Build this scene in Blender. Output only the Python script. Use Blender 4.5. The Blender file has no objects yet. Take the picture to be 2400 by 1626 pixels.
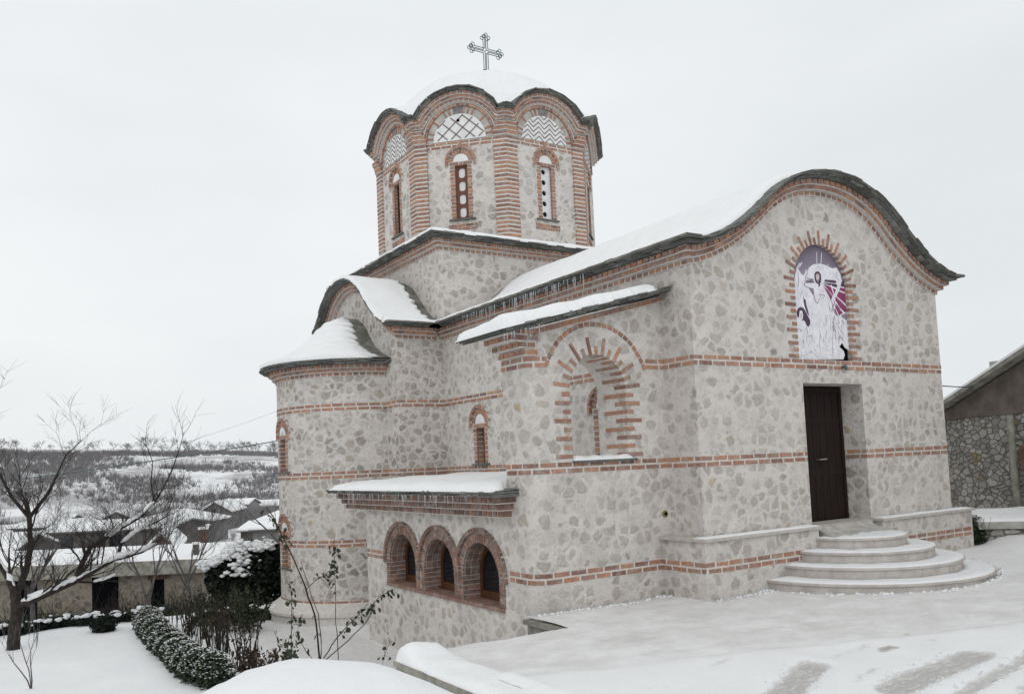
import bpy, bmesh, math, random
from mathutils import Vector, Matrix, noise
from mathutils.geometry import tessellate_polygon

# ------------------------------------------------------------------ camera, world, light
scene = bpy.context.scene
COL = scene.collection
CAM = Vector((-8.7725, -8.7554, 1.1831))
cam_data = bpy.data.cameras.new("camera")
cam_data.sensor_fit = 'HORIZONTAL'; cam_data.sensor_width = 36.0
cam_data.lens = 1969.3 / 2400 * 36
cam_data.shift_y = 136.3 / 2400
cam_data.clip_start = 0.05; cam_data.clip_end = 5000
cam = bpy.data.objects.new("camera", cam_data); COL.objects.link(cam)
R0 = Vector((0.84272, -0.53665, -0.04276)); R1 = Vector((0.00084, 0.08074, -0.99673)); R2 = Vector((0.53835, 0.83993, 0.06849))
m = Matrix(((R0.x, -R1.x, -R2.x, CAM.x), (R0.y, -R1.y, -R2.y, CAM.y), (R0.z, -R1.z, -R2.z, CAM.z), (0, 0, 0, 1)))
cam.matrix_world = m
scene.camera = cam

SUN_EL, SUN_AZ = math.radians(38), math.radians(215)
world = bpy.data.worlds.new("World"); scene.world = world; world.use_nodes = True
nt = world.node_tree; nt.nodes.clear()
out = nt.nodes.new('ShaderNodeOutputWorld'); bg = nt.nodes.new('ShaderNodeBackground')
sky = nt.nodes.new('ShaderNodeTexSky'); sky.sky_type = 'NISHITA'; sky.sun_disc = False
sky.sun_elevation = SUN_EL; sky.sun_rotation = math.radians(180) - SUN_AZ
sky.air_density = 1.0; sky.dust_density = 6.0; sky.ozone_density = 1.0
tc = nt.nodes.new('ShaderNodeTexCoord')
# overcast: the clear sky above a thick, nearly even layer of cloud
ns = nt.nodes.new('ShaderNodeTexNoise'); ns.inputs['Scale'].default_value = 1.6; ns.inputs['Detail'].default_value = 4; ns.inputs['Roughness'].default_value = .5
mp = nt.nodes.new('ShaderNodeMapping'); mp.inputs['Scale'].default_value = (1, 1, 2.6)
nt.links.new(tc.outputs['Generated'], mp.inputs['Vector']); nt.links.new(mp.outputs[0], ns.inputs['Vector'])
rp = nt.nodes.new('ShaderNodeValToRGB')
rp.color_ramp.elements[0].position = .35; rp.color_ramp.elements[0].color = (7.3, 7.62, 7.82, 1)
rp.color_ramp.elements[1].position = .68; rp.color_ramp.elements[1].color = (8.3, 8.52, 8.64, 1)
nt.links.new(ns.outputs['Fac'], rp.inputs['Fac'])
mx = nt.nodes.new('ShaderNodeMix'); mx.data_type = 'RGBA'; mx.inputs['Factor'].default_value = .96
nt.links.new(sky.outputs[0], mx.inputs['A']); nt.links.new(rp.outputs[0], mx.inputs['B'])
nt.links.new(mx.outputs['Result'], bg.inputs['Color']); bg.inputs['Strength'].default_value = 0.1
nt.links.new(bg.outputs[0], out.inputs['Surface'])

sun_data = bpy.data.lights.new("sun", 'SUN'); sun_data.energy = 0.55; sun_data.angle = math.radians(40); sun_data.color = (1, .975, .94)
sun = bpy.data.objects.new("sun", sun_data); COL.objects.link(sun)
sd = Vector((math.cos(SUN_EL) * math.sin(SUN_AZ), math.cos(SUN_EL) * math.cos(SUN_AZ), math.sin(SUN_EL)))
sun.rotation_euler = sd.to_track_quat('Z', 'Y').to_euler()
sun.location = (0, 0, 30)

scene.view_settings.view_transform = 'Standard'; scene.view_settings.look = 'None'
scene.view_settings.exposure = 0.12; scene.view_settings.gamma = 1
scene.cycles.max_bounces = 5; scene.cycles.diffuse_bounces = 4; scene.cycles.transparent_max_bounces = 8
scene.cycles.use_adaptive_sampling = True

RND = random.Random(7)
pi = math.pi
def sstep(a, b, x):
    t = max(0.0, min(1.0, (x - a) / (b - a))); return t * t * (3 - 2 * t)
def lerp(a, b, t): return a + (b - a) * t
def nz(x, y, z=0.0, s=1.0): return noise.noise(Vector((x * s, y * s, z * s)))

# ------------------------------------------------------------------ materials
def new_mat(name, rough=.9):
    mt = bpy.data.materials.new(name); mt.use_nodes = True
    n = mt.node_tree.nodes; b = n['Principled BSDF']; b.inputs['Roughness'].default_value = rough
    b.inputs['Specular IOR Level'].default_value = .25
    return mt, mt.node_tree, b
def N(nt_, typ, **kw):
    n = nt_.nodes.new(typ)
    for k, v in kw.items():
        if k in n.inputs: n.inputs[k].default_value = v
        else: setattr(n, k, v)
    return n
def ramp(nt_, src, stops, interp='LINEAR'):
    r = nt_.nodes.new('ShaderNodeValToRGB'); r.color_ramp.interpolation = interp
    els = r.color_ramp.elements
    while len(els) < len(stops): els.new(.5)
    for e, (p, c) in zip(els, stops):
        e.position = p; e.color = (c[0], c[1], c[2], 1) if hasattr(c, '__len__') else (c, c, c, 1)
    nt_.links.new(src, r.inputs['Fac']); return r
def mixc(nt_, f, a, b, mode='MIX'):
    m_ = nt_.nodes.new('ShaderNodeMix'); m_.data_type = 'RGBA'; m_.blend_type = mode
    for inp, v in (('Factor', f), ('A', a), ('B', b)):
        if isinstance(v, bpy.types.NodeSocket): nt_.links.new(v, m_.inputs[inp])
        elif inp == 'Factor': m_.inputs[inp].default_value = v
        else: m_.inputs[inp].default_value = (v[0], v[1], v[2], 1)
    return m_.outputs['Result']
def math_(nt_, op, a, b=None, clamp=False):
    m_ = nt_.nodes.new('ShaderNodeMath'); m_.operation = op; m_.use_clamp = clamp
    for i, v in enumerate((a, b)):
        if v is None: continue
        if isinstance(v, bpy.types.NodeSocket): nt_.links.new(v, m_.inputs[i])
        else: m_.inputs[i].default_value = v
    return m_.outputs[0]
def bump(nt_, b, h, strength, dist):
    bp = nt_.nodes.new('ShaderNodeBump'); bp.inputs['Strength'].default_value = strength; bp.inputs['Distance'].default_value = dist
    nt_.links.new(h, bp.inputs['Height']); nt_.links.new(bp.outputs[0], b.inputs['Normal'])
def obco(nt_, scale=(1, 1, 1), loc=(0, 0, 0)):
    t = nt_.nodes.new('ShaderNodeTexCoord'); mp_ = nt_.nodes.new('ShaderNodeMapping')
    mp_.inputs['Scale'].default_value = scale; mp_.inputs['Location'].default_value = loc
    nt_.links.new(t.outputs['Object'], mp_.inputs['Vector']); return mp_.outputs[0]
def noisy(nt_, co, s, det=4, rough=.55):
    n = N(nt_, 'ShaderNodeTexNoise', Scale=s, Detail=det, Roughness=rough); nt_.links.new(co, n.inputs['Vector']); return n

def simple(name, c1, c2, s=6, rough=.9, bs=.3, bd=.01, det=5, lo=.35, hi=.65):
    mt, t, b = new_mat(name, rough); co = obco(t); n = noisy(t, co, s, det, .6)
    r = ramp(t, n.outputs['Fac'], [(lo, c1), (hi, c2)]); t.links.new(r.outputs[0], b.inputs['Base Color'])
    n2 = noisy(t, co, s * 5, 3); bump(t, b, n2.outputs['Fac'], bs, bd); return mt

def make_rubble(name='rubble_plaster', scale=4.5, mortar=(.655, .617, .585), thr=.0, dark=1.0, soft=.66, dense=.38, amt=.74):
    mt, t, b = new_mat(name, .93)
    co = obco(t, (1, 1, 1.15))
    def warp_(src, sc, amp):
        w = noisy(t, src, sc, 2, .6); va = N(t, 'ShaderNodeVectorMath', operation='MULTIPLY_ADD')
        t.links.new(w.outputs['Color'], va.inputs[0]); va.inputs[1].default_value = (amp, amp, amp); t.links.new(src, va.inputs[2]); return va.outputs[0]
    wc = warp_(warp_(co, 3.1, .20), 12, .05)
    fine = noisy(t, co, 30, 4, .7); smear = noisy(t, co, 7.5, 4, .65); big = noisy(t, co, .8, 3, .5)
    def layer(sc, rad, gap, gain):
        v = N(t, 'ShaderNodeTexVoronoi', Scale=sc, Randomness=.92); t.links.new(wc, v.inputs['Vector'])
        e = N(t, 'ShaderNodeTexVoronoi', Scale=sc, Randomness=.92, feature='DISTANCE_TO_EDGE'); t.links.new(wc, e.inputs['Vector'])
        sep = N(t, 'ShaderNodeSeparateColor'); t.links.new(v.outputs['Color'], sep.inputs[0])
        f2 = math_(t, 'MULTIPLY_ADD', fine.outputs['Fac'], .10); t.nodes[-1].inputs[2].default_value = -.05
        ed = math_(t, 'SUBTRACT', math_(t, 'ADD', e.outputs['Distance'], f2), math_(t, 'MULTIPLY_ADD', sep.outputs[0], .10))
        t.nodes[-2].inputs[2].default_value = gap
        rd = math_(t, 'SUBTRACT', math_(t, 'MULTIPLY_ADD', sep.outputs[2], .22), v.outputs['Distance']); t.nodes[-2].inputs[2].default_value = rad
        mk = math_(t, 'MULTIPLY', math_(t, 'MINIMUM', ed, rd), gain, True)
        vis = ramp(t, sep.outputs[0], [(0, 1.0), (.45, .9), (.7, lerp(.65, .9, dense)), (.88, lerp(.30, .75, dense)), (1.0, lerp(.1, .5, dense))])
        return math_(t, 'MULTIPLY', mk, vis.outputs[0]), sep
    mA, sA = layer(scale, .42 + thr, .018, 8.0); mB, sB = layer(scale * 2.0, .36 + thr, .05, 9.0)
    sm = ramp(t, smear.outputs['Fac'], [(.33, .35), (.46, 1.0)])
    cov = ramp(t, big.outputs['Fac'], [(.34, soft), (.55, 1.0)])
    inv = math_(t, 'SUBTRACT', 1.0, mA)
    mask = math_(t, 'MULTIPLY', math_(t, 'MAXIMUM', mA, math_(t, 'MULTIPLY', math_(t, 'MULTIPLY', mB, inv), .40)), math_(t, 'MULTIPLY', sm.outputs[0], cov.outputs[0]))
    cols = [(0, (.25, .225, .195)), (.12, (.335, .30, .262)), (.3, (.40, .36, .315)), (.5, (.355, .318, .28)), (.66, (.43, .39, .345)), (.86, (.38, .325, .25)), (.962, (.15, .143, .13)), (.987, (.42, .29, .12))]
    stone = mixc(t, mA, ramp(t, sB.outputs[1], [(0, (.33, .315, .29)), (.5, (.40, .38, .35)), (.8, (.36, .34, .30))], 'CONSTANT').outputs[0], ramp(t, sA.outputs[1], cols, 'CONSTANT').outputs[0])
    sn = noisy(t, co, 19, 6, .75)
    sr = ramp(t, sn.outputs['Fac'], [(.28, .50), (.5, .97), (.72, 1.32)])
    stone_c = mixc(t, 1.0, stone, sr.outputs[0], 'MULTIPLY')
    mn = noisy(t, co, 2.6, 7, .65)
    mr = ramp(t, mn.outputs['Fac'], [(.3, tuple(c * .82 for c in mortar)), (.52, mortar), (.75, tuple(min(1, c * 1.10) for c in mortar))])
    g = noisy(t, co, 75, 3, .75); gr = ramp(t, g.outputs['Fac'], [(.30, .72), (.5, 1.0), (.72, 1.10)])
    mort = mixc(t, 1.0, mr.outputs[0], gr.outputs[0], 'MULTIPLY')
    c = mixc(t, math_(t, 'MULTIPLY', mask, amt), mort, stone_c)
    pit = N(t, 'ShaderNodeTexVoronoi', Scale=30.0); t.links.new(co, pit.inputs['Vector'])
    pm = ramp(t, pit.outputs['Distance'], [(.10, 1.0), (.24, 0.0)])
    psel = N(t, 'ShaderNodeSeparateColor'); t.links.new(pit.outputs['Color'], psel.inputs[0])
    ps = ramp(t, psel.outputs[2], [(.82, 0.0), (.84, .6)], 'CONSTANT')
    pf = math_(t, 'MULTIPLY', math_(t, 'MULTIPLY', pm.outputs[0], ps.outputs[0]), math_(t, 'MULTIPLY_ADD', mask, .8)); t.nodes[-2].inputs[2].default_value = .25
    c = mixc(t, pf, c, (.12, .11, .09))
    if dark != 1.0: c = mixc(t, 1.0, c, (dark, dark, dark), 'MULTIPLY')
    t.links.new(c, b.inputs['Base Color'])
    h = math_(t, 'MULTIPLY', mask, .45); h = math_(t, 'ADD', h, math_(t, 'MULTIPLY', sn.outputs['Fac'], .55)); h = math_(t, 'ADD', h, math_(t, 'MULTIPLY', mn.outputs['Fac'], 1.0))
    h = math_(t, 'SUBTRACT', h, math_(t, 'MULTIPLY', pf, .5))
    bump(t, b, h, .8, .04)
    return mt

def make_brick(name='red_brick', stops=None, bd=.006):
    mt, t, b = new_mat(name, .88)
    geo = t.nodes.new('ShaderNodeNewGeometry')
    r = ramp(t, geo.outputs['Random Per Island'], stops or [(0, (.22, .12, .095)), (.14, (.30, .16, .115)), (.3, (.36, .185, .125)), (.45, (.31, .185, .145)), (.6, (.39, .20, .13)), (.72, (.26, .16, .13)), (.84, (.41, .22, .135)), (.94, (.31, .21, .145))], 'CONSTANT')
    co = obco(t); n = noisy(t, co, 22, 5, .65); rr = ramp(t, n.outputs['Fac'], [(.3, .72), (.5, 1.0), (.72, 1.3)])
    c = mixc(t, 1.0, r.outputs[0], rr.outputs[0], 'MULTIPLY')
    l = noisy(t, co, 9, 4, .7); lm = ramp(t, l.outputs['Fac'], [(.46, 0.0), (.72, .55)])
    c = mixc(t, lm.outputs[0], c, (.46, .43, .40))
    t.links.new(c, b.inputs['Base Color']); n3 = noisy(t, co, 70, 3); bump(t, b, n3.outputs['Fac'], .6, bd); return mt

def make_snow(name='snow', col=(.85, .855, .86), sc=1.0, strength=.6):
    mt, t, b = new_mat(name, .75); co = obco(t)
    n = noisy(t, co, 3.2 * sc, 5, .55); n2 = noisy(t, co, 28 * sc, 3, .6)
    r = ramp(t, n.outputs['Fac'], [(.3, tuple(c * .955 for c in col)), (.65, col)]); t.links.new(r.outputs[0], b.inputs['Base Color'])
    n4 = noisy(t, co, 9 * sc, 4, .65); h = math_(t, 'ADD', n.outputs['Fac'], math_(t, 'MULTIPLY', n2.outputs['Fac'], .25)); h = math_(t, 'ADD', h, math_(t, 'MULTIPLY', n4.outputs['Fac'], .4)); bump(t, b, h, strength, .05); return mt

def make_slate():
    mt, t, b = new_mat('slate', .7); geo = t.nodes.new('ShaderNodeNewGeometry')
    r = ramp(t, geo.outputs['Random Per Island'], [(0, (.10, .102, .095)), (.3, (.145, .147, .138)), (.55, (.12, .125, .117)), (.8, (.19, .19, .178))], 'CONSTANT')
    co = obco(t); n = noisy(t, co, 14, 5, .7); rr = ramp(t, n.outputs['Fac'], [(.3, .6), (.7, 1.5)])
    c = mixc(t, 1.0, r.outputs[0], rr.outputs[0], 'MULTIPLY'); t.links.new(c, b.inputs['Base Color'])
    bump(t, b, n.outputs['Fac'], .6, .02); return mt

def make_deck():
    # roofing slates laid in lapping courses, seen where the snow has slid off
    mt, t, b = new_mat('slate_roofing', .75); co = obco(t)
    v = N(t, 'ShaderNodeTexVoronoi', Scale=6.0); t.links.new(co, v.inputs['Vector'])
    sep = N(t, 'ShaderNodeSeparateColor'); t.links.new(v.outputs['Color'], sep.inputs[0])
    r = ramp(t, sep.outputs[0], [(0, (.13, .13, .115)), (.4, (.17, .168, .15)), (.75, (.21, .205, .185))], 'CONSTANT')
    n = noisy(t, co, 12, 5, .7); rr = ramp(t, n.outputs['Fac'], [(.3, .75), (.7, 1.3)])
    c = mixc(t, 1.0, r.outputs[0], rr.outputs[0], 'MULTIPLY'); t.links.new(c, b.inputs['Base Color'])
    h = math_(t, 'ADD', sep.outputs[1], n.outputs['Fac']); bump(t, b, h, .7, .03); return mt

def flat(name, c, rough=.8, metal=0.0, spec=.25):
    mt, t, b = new_mat(name, rough); b.inputs['Metallic'].default_value = metal; b.inputs['Specular IOR Level'].default_value = spec
    co = obco(t); n = noisy(t, co, 9, 5, .65)
    r = ramp(t, n.outputs['Fac'], [(.3, tuple(x * .82 for x in c)), (.7, tuple(min(1, x * 1.12) for x in c))])
    t.links.new(r.outputs[0], b.inputs['Base Color']); return mt

def make_wood(name, c1, c2, sc=(14, 14, 1.2)):
    mt, t, b = new_mat(name, .6); co = obco(t, sc); n = noisy(t, co, 1.6, 6, .65)
    r = ramp(t, n.outputs['Fac'], [(.3, c1), (.7, c2)]); t.links.new(r.outputs[0], b.inputs['Base Color'])
    bump(t, b, n.outputs['Fac'], .4, .01); return mt

def make_terrace():
    mt, t, b = new_mat('trodden_snow', .7); co = obco(t)
    a = t.nodes.new('ShaderNodeAttribute'); a.attribute_name = 'worn'
    s = N(t, 'ShaderNodeSeparateColor'); t.links.new(a.outputs['Color'], s.inputs[0])
    n1 = noisy(t, obco(t, (1.3, 1.7, 1)), 1.1, 9, .78); n2 = noisy(t, obco(t, (.45, 1.2, 1)), 15, 8, .8); n3 = noisy(t, co, 1.1, 5, .6)
    trod = ramp(t, n1.outputs['Fac'], [(.32, (.58, .57, .555)), (.48, (.70, .69, .68)), (.62, (.80, .797, .795))])
    clean = ramp(t, n3.outputs['Fac'], [(.3, (.80, .805, .81)), (.7, (.85, .855, .86))])
    c = mixc(t, s.outputs[0], clean.outputs[0], trod.outputs[0])
    bare = ramp(t, n2.outputs['Fac'], [(.34, (.17, .15, .125)), (.47, (.36, .335, .31)), (.57, (.64, .63, .615))])
    th = math_(t, 'ADD', s.outputs[1], math_(t, 'MULTIPLY_ADD', n2.outputs['Fac'], 1.15)); t.nodes[-2].inputs[2].default_value = 0
    mk = ramp(t, th, [(.74, 0.0), (.98, 1.0)])
    c = mixc(t, mk.outputs[0], c, bare.outputs[0])
    t.links.new(c, b.inputs['Base Color'])
    h = math_(t, 'ADD', n3.outputs['Fac'], math_(t, 'MULTIPLY', n2.outputs['Fac'], .35)); h = math_(t, 'SUBTRACT', h, math_(t, 'MULTIPLY', mk.outputs[0], .3))
    bump(t, b, h, .55, .05); return mt

def make_ground():
    mt, t, b = new_mat('snow_field', .8); co = obco(t)
    a = t.nodes.new('ShaderNodeAttribute'); a.attribute_name = 'worn'
    s = N(t, 'ShaderNodeSeparateColor'); t.links.new(a.outputs['Color'], s.inputs[0])
    n3 = noisy(t, co, .9, 6, .6); n2 = noisy(t, co, 9, 5, .65)
    clean = ramp(t, n3.outputs['Fac'], [(.3, (.80, .805, .815)), (.7, (.86, .865, .87))])
    trod = ramp(t, n2.outputs['Fac'], [(.3, (.58, .57, .56)), (.7, (.72, .715, .71))])
    c = mixc(t, s.outputs[0], clean.outputs[0], trod.outputs[0])
    # hillside undergrowth poking through the snow cover
    hn = noisy(t, obco(t, (.05, .05, .12)), 1.0, 10, .8); hr = ramp(t, hn.outputs['Fac'], [(.44, 0.0), (.56, .8)])
    f = math_(t, 'MULTIPLY', hr.outputs[0], s.outputs[1])
    c = mixc(t, f, c, (.30, .29, .295))
    t.links.new(c, b.inputs['Base Color'])
    n5 = noisy(t, co, 34, 3, .6); h = math_(t, 'ADD', n3.outputs['Fac'], math_(t, 'MULTIPLY', n2.outputs['Fac'], .22)); h = math_(t, 'ADD', h, math_(t, 'MULTIPLY', n5.outputs['Fac'], .08)); bump(t, b, h, .6, .07); return mt

M = {}
M['rubble'] = make_rubble()
M['rubble_dense'] = make_rubble('rubble_plaster_dense', 4.9, (.65, .612, .58), .05, 1.0, .95, .9, .86)
M['mortar'] = simple('lime_mortar', (.53, .505, .475), (.66, .63, .60), 14, .95, .4, .006)
M['brick'] = make_brick()
M['brick_dark'] = make_brick('old_brick', [(0, (.15, .095, .078)), (.25, (.20, .12, .095)), (.5, (.225, .13, .10)), (.75, (.18, .12, .10)), (.9, (.27, .15, .105))])
M['snow'] = make_snow()
M['snow_lump'] = make_snow('settled_snow', (.84, .85, .86), 2.2, .5)
M['slate'] = make_slate(); M['deck'] = make_deck()
M['white'] = simple('white_marble', (.66, .655, .65), (.78, .775, .77), 5, .5, .1, .003)
M['line'] = flat('dark_inlay', (.24, .215, .20))
M['tymp_stone'] = simple('pale_stone', (.36, .345, .32), (.52, .505, .47), 7, .9, .5, .008)
M['key_stone'] = simple('grey_keystone', (.17, .165, .165), (.27, .26, .26), 9, .9, .4, .008)
M['marble'] = simple('step_limestone', (.42, .385, .355), (.54, .505, .475), 7, .7, .25, .004)
M['door'] = make_wood('dark_stained_wood', (.007, .004, .0035), (.020, .010, .008))
M['frame'] = make_wood('brown_varnished_wood', (.05, .02, .01), (.12, .05, .02))
M['glass'] = flat('dark_glass', (.008, .010, .014), .12, 0, .5)
M['hole'] = flat('dark_opening', (.005, .005, .006), .95, 0, .02)
M['metal'] = flat('patinated_metal', (.10, .14, .14), .5, .4)
M['brass'] = flat('worn_brass', (.30, .24, .10), .5, .6)
M['silver'] = flat('steel', (.45, .45, .46), .35, .8)
M['panel_brown'] = flat('brown_painted_panel', (.16, .075, .055))
M['panel_white'] = flat('white_painted_panel', (.70, .70, .71))
M['concrete'] = simple('weathered_concrete', (.17, .165, .14), (.34, .33, .29), 5, .9, .6, .012)
M['concrete_pale'] = simple('pale_concrete', (.30, .30, .27), (.42, .42, .385), 6, .9, .4, .01)
M['bark'] = simple('dark_bark', (.020, .016, .014), (.052, .044, .039), 12, .95, .8, .02)
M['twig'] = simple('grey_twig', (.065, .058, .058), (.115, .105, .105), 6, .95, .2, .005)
M['haze_twig'] = simple('haze_paled_twig', (.17, .163, .168), (.25, .24, .243), 2, .95, .1, .01)  # distance haze put into the colour: paler than the near twigs
M['leaf'] = simple('dull_green_leaf', (.022, .034, .018), (.055, .07, .04), 8, .6, .2, .005)
M['leaf_brown'] = simple('withered_leaf', (.035, .025, .018), (.085, .055, .038), 8, .7, .2, .005)
M['evergreen'] = simple('dark_evergreen', (.008, .012, .009), (.024, .032, .022), 6, .8, .2, .01)
M['stem'] = simple('thorny_stem', (.018, .014, .012), (.045, .036, .028), 12, .8, .2, .004)
M['ice'] = None
mt, t, b = new_mat('ice', .12); b.inputs['Base Color'].default_value = (.80, .84, .86, 1); b.inputs['Transmission Weight'].default_value = .65; b.inputs['IOR'].default_value = 1.31; M['ice'] = mt
M['terrace'] = make_terrace(); M['ground'] = make_ground()
M['house_grey'] = simple('grey_render', (.13, .125, .125), (.20, .195, .19), 2, .9, .2, .01)
M['house_dark'] = simple('dark_boarding', (.065, .06, .057), (.12, .112, .105), 3, .9, .2, .01)
M['barn_boards'] = simple('weathered_boards', (.10, .085, .07), (.17, .145, .125), 3, .9, .3, .01)
M['house_pale'] = simple('pale_render', (.28, .27, .27), (.36, .35, .35), 2, .9, .2, .01)
M['house_brick'] = simple('brown_brickwork', (.10, .055, .04), (.17, .095, .07), 8, .9, .3, .01)
M['yellow_stone'] = make_rubble('yellowish_rubble', 4.2, (.60, .53, .42), .05, .48, 1.0, 1.0, .9)
M['shed_stone'] = None
mt, t, b = new_mat('dry_stone', .92)
co = obco(t, (1, 1, 1.6)); w = noisy(t, co, 4, 3, .6); va = N(t, 'ShaderNodeVectorMath', operation='MULTIPLY_ADD'); t.links.new(w.outputs['Color'], va.inputs[0]); va.inputs[1].default_value = (.12, .12, .12); t.links.new(co, va.inputs[2])
v1 = N(t, 'ShaderNodeTexVoronoi', Scale=5.2); t.links.new(va.outputs[0], v1.inputs['Vector'])
v2 = N(t, 'ShaderNodeTexVoronoi', Scale=5.2, feature='DISTANCE_TO_EDGE'); t.links.new(va.outputs[0], v2.inputs['Vector'])
sp = N(t, 'ShaderNodeSeparateColor'); t.links.new(v1.outputs['Color'], sp.inputs[0])
cc = ramp(t, sp.outputs[0], [(0, (.25, .24, .22)), (.25, (.37, .355, .33)), (.5, (.30, .285, .26)), (.8, (.43, .41, .38)), (.965, (.27, .215, .14))], 'CONSTANT')
nn = noisy(t, co, 15, 5, .7); rr = ramp(t, nn.outputs['Fac'], [(.3, .7), (.7, 1.2)]); cm = mixc(t, 1.0, cc.outputs[0], rr.outputs[0], 'MULTIPLY')
em = ramp(t, v2.outputs['Distance'], [(.01, 0.0), (.09, 1.0)]); cf = mixc(t, em.outputs[0], (.13, .125, .115), cm); t.links.new(cf, b.inputs['Base Color'])
bump(t, b, math_(t, 'ADD', em.outputs[0], math_(t, 'MULTIPLY', nn.outputs['Fac'], .3)), .8, .04); M['shed_stone'] = mt
mt, t, b = new_mat('twilight_print', .6)   # the printed ground of the banner: violet at the top, white below
co = t.nodes.new('ShaderNodeTexCoord'); sx = N(t, 'ShaderNodeSeparateXYZ'); t.links.new(co.outputs['Object'], sx.inputs[0])
nn = noisy(t, obco(t), 7, 4, .6); hh = math_(t, 'ADD', sx.outputs['Z'], math_(t, 'MULTIPLY', nn.outputs['Fac'], .22))
dx = math_(t, 'ABSOLUTE', math_(t, 'SUBTRACT', sx.outputs['X'], 3.02)); hh = math_(t, 'ADD', hh, math_(t, 'MULTIPLY', dx, .35))
rr = ramp(t, math_(t, 'MULTIPLY_ADD', hh, 1.0), [(0.0, (.77, .77, .80)), (.5, (.70, .68, .73)), (.72, (.26, .22, .29)), (1.0, (.16, .135, .18))])
t.nodes[-2].inputs[2].default_value = -3.62
t.links.new(rr.outputs[0], b.inputs['Base Color']); M['print'] = mt
M['print_wine'] = flat('wine_red_print', (.25, .05, .13), .6)
M['print_purple'] = flat('dark_violet_print', (.085, .05, .09), .6)
M['print_grey'] = flat('violet_grey_print', (.26, .22, .27), .6)
M['print_white'] = flat('white_print', (.77, .76, .80), .6)
M['print_black'] = flat('black_void', (.012, .013, .02), .8)
M['print_skin'] = flat('pale_skin_print', (.56, .50, .50), .6)

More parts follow.
